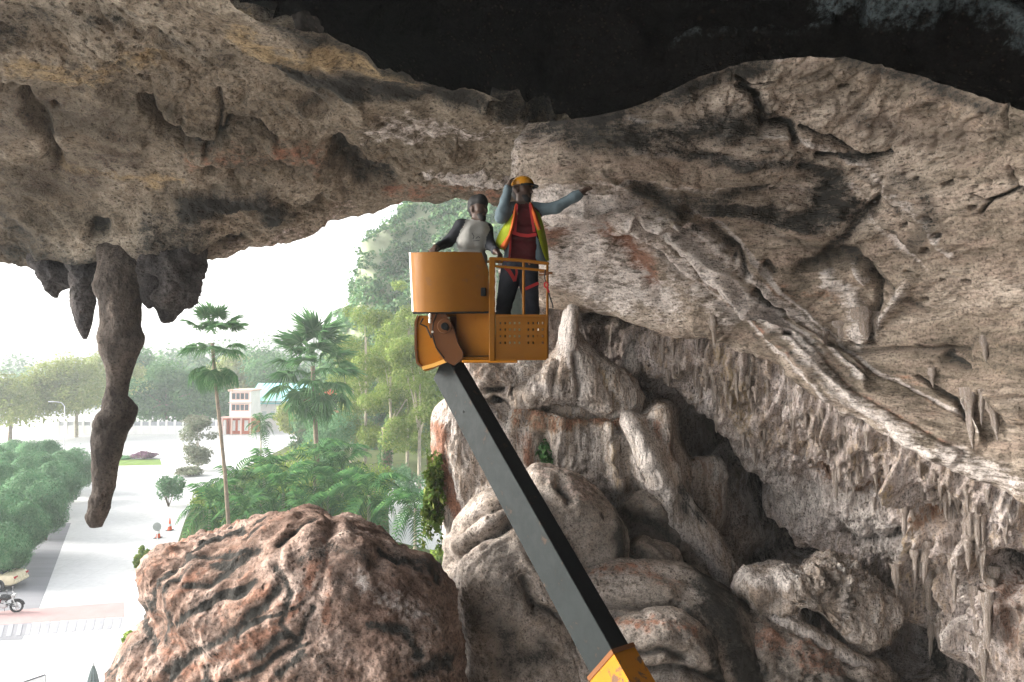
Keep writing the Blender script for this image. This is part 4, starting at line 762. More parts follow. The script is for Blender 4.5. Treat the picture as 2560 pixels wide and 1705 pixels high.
names = ['farthest ball of the row beside the lawn corner', 'far ball just behind the sunlit road edge', 'back row ball under the street lamp', 'back row ball left of the street lamp', 'back row ball at the picture edge', 'bulging ball midway along the row, overhanging the road', 'second row ball midway along the hedge', 'second row ball towards the picture edge', 'second row ball cut by the picture edge', 'ball overhanging the asphalt above the leftmost traffic cone', 'third row ball behind the overhanging one', 'third row ball at the picture edge', 'third row ball mostly outside the picture', 'ball at the middle of the near hedge edge, over the asphalt', 'near ball behind the front edge', 'near ball cut by the picture edge', 'nearest ball of the row, just above the cream car', 'near ball behind the cream car', 'near ball mostly hidden at the picture edge']
for i, (u, dst, s) in enumerate(cas):
    cm, cl = CAS[i % 3]; t = tree('casuarina_tree', 'rounded soft green tree, ' + names[i], px(u, dst), 6, cl, 0, 0, None, 300 + i, .16, group='rounded trees along the parking lane', crown_me=cm, limbs=3); t.scale = (s * .70, s * .70, s * .86); t.rotation_euler.z = i * 1.3

def big(name, label, u, dist, vtop, R_, mat, seed, n=9000, size=.6, nc=14, low=.25, cr=None, tr=.35, group=None, **kw):
    H = hgt(vtop, dist); cl = clump_set(seed, nc, R_ * .75, H * low + R_ * .2, H - R_ * .35, cr or R_ * .42)
    return tree(name, label, px(u, dist), H, cl, n, size, mat, seed, tr, group=group, **kw)
big('rain_tree', 'wide yellow green tree with a thin airy crown behind the street lamp', 78, 128, 352, 9, L_RAIN, 401, 12000, .55, 16, .3, bark=M_BARKP)
big('rain_tree', 'yellow green tree at the left picture edge behind the rounded trees', 12, 122, 360, 9.5, L_RAIN, 402, 12000, .55, 16, .25)
big('rain_tree', 'pale yellow tree right behind the gap of the crooked stalactite', 118, 150, 346, 8, L_RAIN, 403, 8000, .6, 12, .3)
big('broad_tree', 'dark green dense tree right of the long crooked stalactite', 168, 140, 358, 9, L_DARK, 404, 12000, .75, 18, .15)
big('broad_tree', 'dark green tree left of the tall slender fan palm trunk', 198, 150, 374, 7.5, L_DARK, 405, 9000, .75, 14, .12)
big('broad_tree', 'blue green tree behind the crooked stalactite', 136, 165, 344, 8, L_DARK, 406, 8000, .8, 14, .2)
big('broad_tree', 'light green tree above the pink tower', 245, 185, 352, 10, L_RAIN, 407, 8000, .9, 14, .25)
big('broad_tree', 'green tree between the two fan palms behind the blue roof', 278, 178, 345, 10, L_DARK, 408, 8000, .9, 14, .25)
big('broad_tree', 'green tree just left of the pink tower', 221, 158, 392, 4, L_DARK, 409, 4000, .6, 9, .15)
big('broad_tree', 'pale yellow green tree in front of the white hall', 300, 118, 396, 4.5, L_RAIN, 410, 5000, .5, 10, .15)
big('bush', 'big domed blue green bush behind the second fan palm trunk', 331, 84, 413, 4.3, L_CAS, 411, 12000, .42, 16, .0, cr=2.0, tr=.2, cat='bush', long=4, shell=.5)
big('slender_tree', 'small pale cream leaved tree left of the tall fan palm trunk', 199, 88, 413, 2.3, L_PALE, 412, 4500, .34, 30, .10, cr=1.0, tr=.1, bark=M_BARKP)
for (u, dst, vt, R_, sd, lb) in ((366, 86, 292, 5, 421, 'tall feathery yellow green tree at the left edge of the limestone hill'), (392, 80, 310, 5, 422, 'tall feathery tree with a dark ivy clad trunk under the basket'), (420, 74, 330, 4.5, 423, 'tall feathery tree close to the rusty rock edge'), (352, 95, 330, 4, 424, 'pale feathery tree above the domed bush'), (445, 84, 250, 5.5, 425, 'bright green tree behind the man with black sleeves'), (408, 92, 270, 5, 426, 'light feathery tree rising behind the basket')):
    big('feathery_tree', lb, u, dst, vt, R_, L_BAMB, sd, 12000, .42, 26, .12, cr=1.7, tr=.22, bark=M_BARKP, group='feathery trees at the foot of the hill', droop=1.2, long=3.2)
m = MB().tube([(0, 0, -.1), (.1, 0, 3), (-.1, 0, 6.5)], [.75, .55, .35], 9); V, f = leaves_np([(0, 0, 2.6, .8, .8, 3.0), (.1, 0, 5, .7, .7, 2)], 1500, .35, 5)
t = empty('ivy_trunk', px(386, 77), 'short thick dark tree trunk wrapped in ivy at the foot of the feathery trees', 'tree'); link('trunk', m.mesh('trunk', M_BARK, True), t); link('foliage', mesh_np('foliage', V, f, L_DARK, False), t)

# limestone hill with its forest cover
def hill():
    prof = [(520, 95, 128), (480, 120, 128), (440, 160, 128), (405, 192, 126), (380, 207, 124), (366, 230, 122), (360, 258, 121), (350, 286, 120), (341, 308, 119), (328, 350, 118), (318, 372, 118)]
    n, m = 90, 70; us = np.linspace(318, 700, n); top = herm([p[0] for p in prof[::-1]] + [700], [p[1] for p in prof[::-1]] + [-20], us); t = np.linspace(0, 1, m)
    Pg = np.zeros((m, n, 3))
    for j, u in enumerate(us):
        zt = hgt(top[j], 122); x = (u - 512) / F * 122
        Pg[:, j, 0] = x; Pg[:, j, 1] = 110 + 22 * t ** 1.6; Pg[:, j, 2] = zt * t
    back = Pg[::-1].copy(); back[:, :, 1] = 2 * 134 - back[:, :, 1]; Pg = np.concatenate([Pg, back[1:]]); Pf = Pg.reshape(-1, 3); Nn = grid_normals(Pg).reshape(-1, 3)
    Pf = Pf + Nn * (fbm(Pf * .09, 4) * 3.0)[:, None]; Pf[:, 2] = np.maximum(Pf[:, 2], -.3)
    mt = plain('limestone_cliff', (.17, .19, .12), .95, .1, var=.45, scale=.12)
    tag(link('hill', mesh_np('hill', Pf, grid_faces(Pg.shape[0], n), mt)), 'steep limestone hill rising pale green behind the basket', 'hill', kind='structure')
    r = np.random.default_rng(3); k = r.choice(m * n, 1900); cl = [(Pf[i, 0], Pf[i, 1] - .3, Pf[i, 2], q, q, q * .8) for i, q in zip(k, r.uniform(.6, 2.0, 1900))]
    V, f = leaves_np(cl, 110000, .72, 8, long=1.6)
    tag(link('forest_cover', mesh_np('forest_cover', V, f, L_HILL, False)), 'hazy green forest clinging to the limestone hill', 'forest', kind='stuff')
hill()
# far woods on the horizon, one mass
r_ = np.random.default_rng(5); cl = []
for k in range(260):
    x = r_.uniform(-190, 10); y = r_.uniform(188, 250); h_ = r_.uniform(7, 14) + (y - 190) * .12 + 4 * math.sin(x * .05); cl.append((x, y, h_ * .55, r_.uniform(3, 6), 4, h_ * .5))
V, f = leaves_np(cl, 42000, 1.2, 9, long=1.5); tag(link('far_woods', mesh_np('far_woods', V, f, L_HILL, False)), 'pale hazy woods along the far edge of the plaza', 'woods', kind='stuff')

# ------------------------------------------------------------------ palms
def frond_mesh(L, droop, nl, lw, lift, seed, mat, ll=.42, name='frond'):
    r = np.random.default_rng(seed); pts = []; 
    for i in range(13):
        t = i / 12; pts.append(Vector((L * t * (1 - .18 * droop * t), 0, L * (lift * t - droop * t * t))))
    V = []; Fc = []
    def at(t): x = t * 12; i = min(int(x), 11); return pts[i].lerp(pts[i+1], x - i), (pts[i+1] - pts[i]).normalized()
    for i in range(12):                                            # rachis
        a, b = pts[i], pts[i+1]; w = .035 * (1 - i / 13); k = len(V); V += [a + Vector((0, w, 0)), a + Vector((0, -w, 0)), b + Vector((0, -w, 0)), b + Vector((0, w, 0))]; Fc.append((k, k+1, k+2, k+3))
    for i in range(nl):
        t = .12 + .87 * (i + .5) / nl; p, d = at(t); ln = L * ll * (math.sin(math.pi * min(.12 + t * .86, 1)) ** .6) * r.uniform(.85, 1.1)
        for s in (-1, 1):
            out = (Vector((0, s, 0)) * .86 + d * .5 + Vector((0, 0, .1))).normalized(); tip = p + out * ln + Vector((0, 0, -ln * r.uniform(.35, .6))); mid = p + out * ln * .5 + Vector((0, 0, ln * .02)); sd_ = d * lw
            k = len(V); V += [p - sd_ * .5, p + sd_ * .5, mid + sd_, mid - sd_, tip]; Fc += [(k, k+1, k+2, k+3)]; Fc.append((k+3, k+2, k+4))
    q = np.array([list(f) for f in Fc if len(f) == 4]); tr = np.array([list(f) for f in Fc if len(f) == 3])
    return mesh_np(name, [tuple(v) for v in V], [q, tr], mat, False)
def fan_mesh(pet, rad, seed, mat, hang_=.5, name='frond'):
    r = np.random.default_rng(seed); V = [Vector((0, .02, 0)), Vector((0, -.02, 0)), Vector((pet, -.015, 0)), Vector((pet, .015, 0))]; q = [(0, 1, 2, 3)]; tr = []; n = 26
    for i in range(n):
        a0 = R(-128 + 256 * i / n); a1 = R(-128 + 256 * (i + 1) / n); am = (a0 + a1) / 2; ln = rad * (.82 + .18 * math.cos(am)) * r.uniform(.9, 1.05)
        def pt(a, f, z): return Vector((pet + math.cos(a) * ln * f, math.sin(a) * ln * f, z))
        k = len(V); V += [Vector((pet, 0, 0)), pt(a0, .45, -.05 * rad), pt(am, .45, .03 * rad), pt(a1, .45, -.05 * rad), pt(am, 1.0, -hang_ * rad * r.uniform(.3, 1.0)), pt(am, .86, -.12 * rad)]
        tr += [(k, k+1, k+2), (k, k+2, k+3), (k+1, k+4, k+2), (k+2, k+4, k+3)]
    return mesh_np(name, [tuple(v) for v in V], [np.array(q), np.array(tr)], mat, False)
FR = [frond_mesh(2.9, .85 + .14 * k, 15, .07, .85 - .2 * k, 10 + k, L_PALM, .34) for k in range(4)]
def coco(label, u, dist, vtop, seed, s=1.0, lean=0.0, nf=14):
    s *= 1.12; vtop -= 8
    r = random.Random(seed); H = max(hgt(vtop, dist) - 1.3 * s, 1.2); t = empty('coconut_palm', px(u, dist), label, 'palm', 'young feather palms of the grove')
    link('trunk', MB().tube([(0, 0, -.1), (lean * .3, 0, H * .5), (lean, 0, H)], [.16 * s, .11 * s, .09 * s], 8).mesh('trunk', M_BARKP, True), t)
    for k in range(nf):
        kind = min(3, int(4 * k / nf)); f = link('frond', FR[kind], t); f.location = (lean, 0, H); f.rotation_euler = (r.uniform(-.25, .25), -.55 + .35 * kind + r.uniform(-.2, .2), k * 2.4 + r.uniform(-.3, .3)); f.scale = (s * r.uniform(.85, 1.15),) * 3
    return t
for a in (('feather palm at the left end of the grove beside the plaza', 212, 52, 497, 1, 1.0), ('feather palm just left of the tall fan palm trunk, with arching fronds', 236, 57, 474, 2, 1.05), ('feather palm in the middle of the grove right of the tall trunk', 262, 56, 466, 3, 1.05, .3),
          ('feather palm with a visible trunk above the crest of the brown boulder', 285, 52, 480, 4, 1.05), ('high feather palm under the second fan palm', 316, 60, 452, 5, 1.05), ('high feather palm at the back right of the grove', 343, 60, 458, 6, 1.1), ('dense feather palm in the right half of the grove', 330, 53, 480, 7, 1.0),
          ('feather palm with a grey trunk at the right end of the grove', 370, 50, 480, 8, 1.1), ('small separate feather palm beside the rock edge', 416, 47, 497, 9, .85, 0, 12), ('low feather palm left of centre in the grove undergrowth', 248, 50, 505, 10, .8), ('low feather palm right of centre in the grove undergrowth', 305, 49, 502, 11, .85), ('small feather palm near the white hall', 262, 95, 424, 12, .8)): coco(*a)
FAN = [fan_mesh(1.5, 1.25, 20 + k, L_FAN, .45 + .15 * k) for k in range(3)]; FAND = fan_mesh(1.0, 1.0, 29, M_DEAD, 1.0)
def fanpalm(label, u, v0, dist, uc, vc, seed, fronds, rad, tr):
    r = random.Random(seed); b = px(u, dist); t = empty('fan_palm', b, label, 'palm', 'tall fan palms'); c = Wn(uc, vc, dist) - np.array(b); top = Vector(c.tolist())
    pts = [Vector((0, 0, -.1)).lerp(top, q) + Vector((.12 * math.sin(q * 5), 0, 0)) for q in (0, .2, .4, .6, .8, 1)]
    link('trunk', MB().tube(pts, [tr * 1.3, tr, tr * .9, tr * .85, tr * .8, tr * .8], 10).mesh('trunk', M_BARK, True), t)
    for (az, el, h, s, kind) in fronds:
        f = link('frond', FAND if kind == 9 else FAN[kind], t); f.location = top + Vector((0, 0, h)); f.rotation_euler = (r.uniform(-.3, .3), -R(el), R(az)); f.scale = (s * rad,) * 3
    return t
rr = random.Random(4); fr = []
for k in range(15): fr.append((k * 360 / 15 + rr.uniform(-14, 14), rr.uniform(12, 84), .6, 1.1, 0))
for k in range(9): fr.append((k * 40 + rr.uniform(-10, 10), rr.uniform(-22, 0), .0, 1.1, 1))
for k in range(13): fr.append((k * 27.7 + rr.uniform(-10, 10), rr.uniform(-68, -22), -.9, 1.2, 2))
fanpalm('tall slender fan palm with two separate tiers of fronds', 233, 545, 47, 214, 343, 1, fr, .84, .14)
fr = []
for k in range(32): fr.append((k * 137.5, 82 - k * 4.0 + rr.uniform(-8, 8), .5 - k * .05, rr.uniform(.95, 1.15), k % 3))
for k in range(7): fr.append((k * 51 + rr.uniform(-10, 10), rr.uniform(-75, -50), -1.3, 1.0, 2))
fr += [(196, -58, -1.9, .8, 9), (224, -66, -2.0, .75, 9), (172, -70, -2.0, .7, 9)]
fanpalm('full round fan palm with a few brown dead fronds, right of the slender one', 318, 500, 66, 314, 366, 2, fr, 1.8, .25)

# undergrowth of the grove: shrubs one can tell apart
def shrub(label, u, dist, vtop, R_, mat, seed, n=1800, size=.28, cat='shrub', **kw):
    H = max(hgt(vtop + (5 if 200 < u < 390 and dist < 64 else 0), dist), .4); t = empty('shrub', px(u, dist), label, cat, 'shrubs of the garden'); r = np.random.default_rng(seed)
    cl = [(r.uniform(-1, 1) * R_ * .6, r.uniform(-1, 1) * R_ * .5, H * r.uniform(.3, .75), R_ * r.uniform(.35, .6), R_ * .5, H * r.uniform(.22, .34)) for _ in range(9)]
    m = MB()
    for c in cl[:5]: m.tube([(0, 0, -.05), (c[0] * .5, c[1] * .5, c[2] * .5), c[:3]], [.05, .035, .015], 5)
    link('stem', m.mesh('stem', M_BARK), t); link('foliage', make_crown('foliage', cl, n, size, mat, seed, **kw), t); return t
for i, a in enumerate((('low bright green shrub at the left foot of the grove', 224, 50.5, 528, 1.3, L_SHRUB), ('yellow green shrub beside the tall fan palm trunk', 246, 53, 505, 1.8, L_SHRUB), ('bright shrub behind the left feather palms', 206, 60, 480, 1.8, L_SHRUB), ('yellow green bush between the two fan palm trunks', 270, 68, 446, 3.0, L_SHRUB), ('wide yellow green bush left of the domed bush', 292, 72, 440, 3.0, L_SHRUB), ('dark undergrowth bush in the middle of the grove', 290, 54, 500, 2.4, L_DARK), ('leafy undergrowth bush in the right of the grove', 338, 54, 492, 2.6, L_SHRUB), ('bright bush at the right of the grove under the feather palms', 362, 56, 486, 2.2, L_SHRUB),
        ('dark green bush under the feather palms left of the middle', 252, 58, 496, 2.6, L_DARK), ('bright green bush behind the middle feather palms', 300, 63, 470, 3.0, L_SHRUB), ('wide green bush at the back of the grove on the right', 345, 66, 462, 3.0, L_SHRUB), ('fresh green bush low at the left of the grove', 228, 54.5, 512, 2.0, L_SHRUB), ('broad dark bush at the right end of the grove', 382, 58, 490, 2.2, L_DARK), ('yellowish bush far right in the grove', 372, 70, 462, 2.6, L_SHRUB),
        ('leafy shrub low on the crest of the brown boulder', 318, 48, 522, 1.7, L_DARK), ('green bush with light tips in front of the grove', 262, 48.5, 516, 1.6, L_SHRUB), ('round clipped bush alone on the plaza', 171, 66, 472, 1.35, L_CAS), ('small purple flowering bush on the lawn strip', 146, 99, 451, 1.6, L_PURP), ('low green bush left of the purple bush', 124, 99, 457, 1.5, L_CAS), ('tiny green bush in front of the lawn corner', 88, 78, 466, .9, L_CAS), ('low dark shrub right of the grove near the paving', 410, 64, 468, 1.8, L_CAS), ('green shrub at the foot of the vines', 440, 44, 548, 1.0, L_SHRUB), ('grey green bush at the foot of the cream leaved tree', 192, 84, 466, 1.6, L_PALE), ('small green bush poking out low at the left of the brown boulder', 139, 32.6, 629, .45, L_SHRUB), ('low green tuft on the far right lawn', 396, 72, 462, 1.6, L_CAS), ('light green shrub next to the road sign', 146, 46, 546, .5, L_SHRUB))):
    shrub(a[0], a[1], a[2], a[3], a[4], a[5], 600 + i)

# vines on the rock edge
def vines():
    t = empty('hanging_vines', W(434, 470, 14.6), 'curtain of green vines hanging down the rusty rock edge', 'vine'); r = np.random.default_rng(9); cl = []
    for k in range(16):
        u = r.uniform(425, 443); v0 = r.uniform(455, 480); v1 = v0 + r.uniform(12, 75)
        for q in np.linspace(0, 1, 8): p = Wn(u + 3 * math.sin(q * 3 + k), v0 + (v1 - v0) * q, 14.2 + r.uniform(-.2, .2)); cl.append((*(p - np.array(t.location)), .07, .07, .12))
    V, f = leaves_np(cl, 1500, .14, 9, droop=1.5); link('foliage', mesh_np('foliage', V, f, L_VINE, False), t)
    m = MB()
    for k in range(9):
        u = 427 + k * 1.8; m.tube([W(u, 458 + k % 3 * 4, 14.3) - t.location, W(u + 1, 490, 14.2) - t.location, W(u, 530 - k % 4 * 6, 14.25) - t.location], .012, 4)
    link('stem', m.mesh('stem', M_BARK), t)
vines()
t = empty('fern', W(545, 452, 13.9), 'tiny green plant growing out of the flowstone face', 'plant'); V, f = leaves_np([(0, 0, 0, .18, .15, .22), (.05, 0, -.2, .12, .1, .2)], 160, .14, 3, droop=.8); link('foliage', mesh_np('foliage', V, f, L_DARK, False), t)

# ------------------------------------------------------------------ buildings far off
M_WHITE = plain('white_render', (.72, .70, .68), .8, .2, var=.08, scale=.5); M_PINKW = plain('pink_render', (.62, .42, .36), .8, .2, var=.1, scale=.5); M_REDW = plain('red_render', (.50, .13, .07), .8, .2, var=.15, scale=.5)
M_GLASS = plain('window_glass', (.04, .05, .06), .15, .5, var=.1); M_TURQ = plain('turquoise_roof', (.25, .50, .52), .6, .3, var=.1, scale=.3); M_DKMETAL = plain('dark_metal', (.05, .05, .055), .5, .4); M_LTMETAL = plain('galvanised_metal', (.5, .5, .5), .45, .5, .3)
def fac(u, v, d): return Vector(((u - 512) / F * d, d, hgt(v, d)))
def tower():
    d = 134.0; t = empty('tower_building', px(241, d), 'three storey pinkish white tower with dark window bands and a red ground floor', 'building'); a, b = fac(230, 0, d).x, fac(251.5, 0, d).x; w = b - a; cx = (a + b) / 2; z2, z3 = hgt(417, d), hgt(391, d)
    MB().box((cx, d + 2.6, (z2 + z3) / 2), (w, 5, z3 - z2)).build('wall', M_WHITE, t); MB().box((cx, d + 2.6, z2 / 2 - .05), (w + .1, 5.1, z2 + .1)).build('wall', M_REDW, t)
    MB().box((cx, d + 2.6, z3 + .15), (w + .5, 5.5, .3)).build('roof', M_PINKW, t)
    for zc, h in ((hgt(396.2, d), 1.15), (hgt(407.4, d), 1.1)):
        fr_ = MB()
        for dz in (-1, 1): fr_.box((cx, d + .06, zc + dz * (h / 2 + .07)), (w * .82, .16, .14))
        for k in range(5): fr_.box((cx - w * .4 + w * .8 * k / 4, d + .06, zc), (.14, .16, h))
        fo = fr_.build('window', M_PINKW, t)
        for k in range(4): MB().box((cx - w * .3 + w * .2 * k, d + .08, zc), (w * .2 - .16, .06, h)).build('pane', M_GLASS, fo)
        MB().box((cx, d - .1, zc + h / 2 + .42), (w + .2, .5, .12)).build('canopy', M_PINKW, t)
    MB().box((cx, d - .9, z2 + .05), (w + 1.8, 2.2, .22)).build('porch_roof', M_PINKW, t)
    for k in range(4): MB().box((cx - w * .5 - .6 + (w + 1.2) * k / 3, d - 1.7, z2 / 2 - .05), (.25, .25, z2 - .1)).build('column', M_PINKW, t)
    for k in range(3): MB().box((cx - w * .3 + w * .3 * k, d + .02, z2 * .5), (w * .18, .08, z2 * .62)).build('window', M_WHITE, t)
    MB().box((fac(226, 0, d).x, d + .5, z2 * .45), (1.2, 2, z2 * .9)).build('side_block', M_REDW, t)
tower()
def hall():
    d = 142.0; t = empty('hall_building', px(278, d), 'long white hall with a turquoise roof behind the fan palms', 'building'); a, b = fac(250, 0, d).x, fac(312, 0, d).x; z0, z1 = hgt(401, d), hgt(384, d); cx = (a + b) / 2
    MB().box((cx, d + 6, z0 / 2 - .1), (b - a, 10, z0 + .2)).build('wall', M_WHITE, t)
    MB().prism([(a - .6, d + .2, z0), (a - .6, d + 11.8, z0), (a - .6, d + 6.5, z1)], (b - a + 1.2, 0, 0)).build('roof', M_TURQ, t)
    MB().box((cx, d + .6, z0 - .5), (b - a + 1.3, .5, .3)).build('gutter', M_TURQ, t)
    for k in range(7): MB().box((a + (b - a) * (k + .5) / 7, d + .98, z0 * .5), (.9, .1, 1.6)).build('window', plain('pale_glass', (.45, .5, .5), .3), t)
hall()
def redhouse():
    d = 112.0; t = empty('red_house', px(331, d), 'orange red house partly hidden behind the second fan palm', 'building'); a, b = fac(315, 0, d).x, fac(338, 0, d).x; z1 = hgt(397, d); cx = (a + b) / 2
    MB().box((cx, d + 3, z1 / 2 - .1), (b - a, 5, z1 + .2)).build('wall', plain('orange_render', (.58, .27, .15), .8), t)
    MB().prism([(a - .5, d + .1, z1), (b + .5, d + .1, z1), ((a + b) / 2, d + .1, z1 + 1.5)], (0, 6, 0)).build('roof', M_REDW, t)
    for zc in (z1 - 1.2, z1 - 3.8):
        for k in range(3): f_ = MB().box((a + (b - a) * (k + .5) / 3, d + .47, zc), (1.1, .12, 1.3)).build('window', M_WHITE, t); MB().box((a + (b - a) * (k + .5) / 3, d + .39, zc), (.9, .06, 1.1)).build('pane', M_GLASS, f_)
redhouse()
def perimeter():
    d = 133.0; t = empty('perimeter_wall', px(110, d), 'low whitish boundary wall with posts and panels at the far end of the plaza', 'wall'); a, b = fac(60, 0, d).x, fac(226, 0, d).x; n = 20; z = hgt(421, d)
    for k in range(n + 1): MB().box((a + (b - a) * k / n, d, z / 2 + .1), (.35, .4, z + .3)).build('post', M_WHITE, t)
    for k in range(n):
        MB().box((a + (b - a) * (k + .5) / n, d, z * .32 - .05), ((b - a) / n - .36, .2, z * .64 + .1)).build('panel', M_WHITE, t); MB().box((a + (b - a) * (k + .5) / n, d, z * .82), ((b - a) / n - .36, .08, z * .3)).build('railing_panel', plain('grey_rail', (.3, .31, .33), .6) if k == 0 else bpy.data.materials['grey_rail'], t)
perimeter()
d = 96.0; t = empty('street_lamp', px(66, d), 'thin street lamp with a curved arm above the rounded trees', 'street lamp'); z = hgt(406, d); x = fac(66, 0, d).x
MB().tube([(x, d, -.1), (x, d, z * .8), (x - .05, d, z)], [.1, .07, .06], 8).build('pole', M_LTMETAL, t); MB().tube([(x - .05, d, z), (x - .5, d, z + .5), (x - 1.6, d, z + .65)], .045, 6).build('arm', M_LTMETAL, t); MB().box((x - 1.9, d, z + .62), (.75, .28, .13), None, .04).build('lamp_head', M_LTMETAL, t)
M_CONE = plain('orange_cone', (.65, .10, .03), .6); M_CONEW = plain('cone_band', (.8, .8, .8), .5); M_RUB = plain('black_rubber', (.03, .03, .032), .85, .2)
for (u, v, lb) in ((63.5, 509, 'orange traffic cone beside the rounded trees, leftmost of three'), (158, 538, 'orange traffic cone directly behind the round sign stand'), (169.7, 530.5, 'orange traffic cone right of the round sign stand')):
    g = G(u, v); t = empty('traffic_cone', g, lb, 'traffic cone', 'traffic cones on the plaza')
    link('base', MB().box((0, 0, .03), (.5, .5, .05), None, .02).mesh('base', M_RUB), t); link('cone', MB().lathe([(.19, .056), (.13, .35), (.04, .95), (.03, 1.0)], n=14).mesh('cone', M_CONE, True), t); link('band', MB().lathe([(.142, .36), (.112, .55)], n=14).mesh('band', M_CONEW, True), t)
g = G(157, 551); t = empty('sign_stand', g, 'round grey sign on a thin pole with black base, left of the boulder', 'sign stand')
link('base', MB().lathe([(.42, 0.0), (.42, .07), (.3, .16), (.1, .2)], n=18).mesh('base', M_RUB, True), t); link('pole', MB().tube([(0, 0, .15), (0, 0, 1.7)], .03, 8).mesh('pole', plain('white_paint', (.75, .75, .75), .5)), t); link('panel', MB().lathe([(.30, -.02), (.32, 0), (.30, .02)], (0, -.05, 1.75), 22, (0, 1, 0)).mesh('panel', plain('sign_grey', (.25, .27, .25), .6)), t)

# ------------------------------------------------------------------ vehicles and things at the bottom left
M_CREAM = plain('cream_car_paint', (.62, .53, .36), .25, .5, 0, .04); M_TYRE = M_RUB; M_RIM = plain('alloy_rim', (.45, .45, .46), .3, .5, .8)
def car():
    g = G(28.5, 593); L_ = 4.4; t = empty('parked_car', (g.x - L_ / 2 - 1.15, g.y + .85, 0), 'cream saloon car parked at the left picture edge below the rounded trees', 'car'); t.rotation_euler.z = R(6)
    st = [(-2.2, .62, .45, .78), (-2.12, .74, .30, .92), (-1.5, .82, .24, .96), (-.6, .85, .22, .98), (.5, .85, .22, .98), (1.3, .84, .24, .97), (1.95, .80, .28, .94), (2.14, .72, .36, .86), (2.2, .6, .5, .76)]
    V = []; n = 12
    for (x, w, z0, z1) in st:
        for (fy, fz) in ((-.8, 0), (-1, .18), (-1.0, .5), (-.97, .8), (-.9, .96), (-.5, 1.02), (.5, 1.02), (.9, .96), (.97, .8), (1.0, .5), (1, .18), (.8, 0)): V.append((x, fy * w, z0 + fz * (z1 - z0)))
    i = np.arange(len(st) * n).reshape(len(st), n); fs = [tuple(int(q) for q in i[0])[::-1], tuple(int(q) for q in i[-1])]
    for a in range(len(st) - 1):
        for b in range(n): fs.append((int(i[a, b]), int(i[a, (b+1) % n]), int(i[a+1, (b+1) % n]), int(i[a+1, b])))
    link('body', MB().poly(V, fs).mesh('body', M_CREAM, True), t)
    V = []; cb = [(-1.55, .66, .95), (-.85, .6, 1.34), (-.2, .58, 1.40), (.55, .6, 1.38), (1.45, .66, .96)]
    top = [(x, w, z) for x, w, z in cb]
    roof = MB().poly([(x, s * w * .98, z) for x, w, z in cb[1:4] for s in (-1, 1)] + [(x, s * w * .98, z + .035) for x, w, z in cb[1:4] for s in (-.93, .93)], [(0, 2, 3, 1), (2, 4, 5, 3), (6, 7, 9, 8), (8, 9, 11, 10), (0, 6, 8, 2), (2, 8, 10, 4), (1, 3, 9, 7), (3, 5, 11, 9), (0, 1, 7, 6), (4, 10, 11, 5)])
    link('roof', roof.mesh('roof', M_CREAM, True), t)
    for s in (-1, 1):
        for (x0, x1, u0, u1) in ((-1.35, -.28, -.82, -.25), (-.2, 1.2, -.17, .5)): link('side_window', MB().prism([(x0, s * .80, .96), (x1, s * .80, .96), (u1, s * .605, 1.35), (u0, s * .605, 1.35)], (0, -s * .02, 0)).mesh('side_window', M_GLASS), t)
        for xs in ((-1.55, -1.36, -.86, -.80), (-.28, -.2, -.26, -.16), (1.2, 1.45, .5, .58)): link('pillar', MB().prism([(xs[0], s * .81, .95), (xs[1], s * .81, .95), (xs[3], s * .61, 1.37), (xs[2], s * .61, 1.37)], (0, -s * .04, 0)).mesh('pillar', M_CREAM), t)
        link('door_handle', MB().box((-.05, s * .86, .78), (.18, .03, .03)).mesh('door_handle', M_DKMETAL), t); link('wing_mirror', MB().box((-.95, s * .95, 1.0), (.12, .18, .12), None, .03).mesh('wing_mirror', M_CREAM), t)
        for x in (-1.35, 1.32):
            w = link('wheel', MB().lathe([(.2, -.1), (.30, -.1), (.33, -.06), (.33, .06), (.30, .1), (.2, .1)], (x, s * .78, .33), 20, (0, 1, 0)).mesh('wheel', M_TYRE, True), t); link('rim', MB().lathe([(.05, -.11), (.2, -.105), (.21, .105), (.05, .11)], (x, s * .785, .33), 16, (0, 1, 0)).mesh('rim', M_RIM), w)
            link('wheel_arch', MB().lathe([(.39, -.012), (.39, .012), (.35, .012), (.35, -.012)], (x, s * .835, .35), 20, (0, 1, 0)).mesh('wheel_arch', M_DKMETAL), t)
        link('tail_light', MB().box((2.15, s * .55, .76), (.1, .3, .14), None, .02).mesh('tail_light', plain('red_lens', (.4, .02, .02), .2) if s < 0 else bpy.data.materials['red_lens']), t)
    link('rear_window', MB().prism([(1.44, -.62, .98), (1.44, .62, .98), (.6, .54, 1.36), (.6, -.54, 1.36)], (0, 0, -.02)).mesh('rear_window', M_GLASS), t); link('windscreen', MB().prism([(-1.54, -.62, .98), (-1.54, .62, .98), (-.88, .54, 1.33), (-.88, -.54, 1.33)], (0, 0, -.02)).mesh('windscreen', M_GLASS), t)
    link('bumper', MB().box((2.2, 0, .48), (.12, 1.35, .18), None, .04).mesh('bumper', M_CREAM), t)
car()
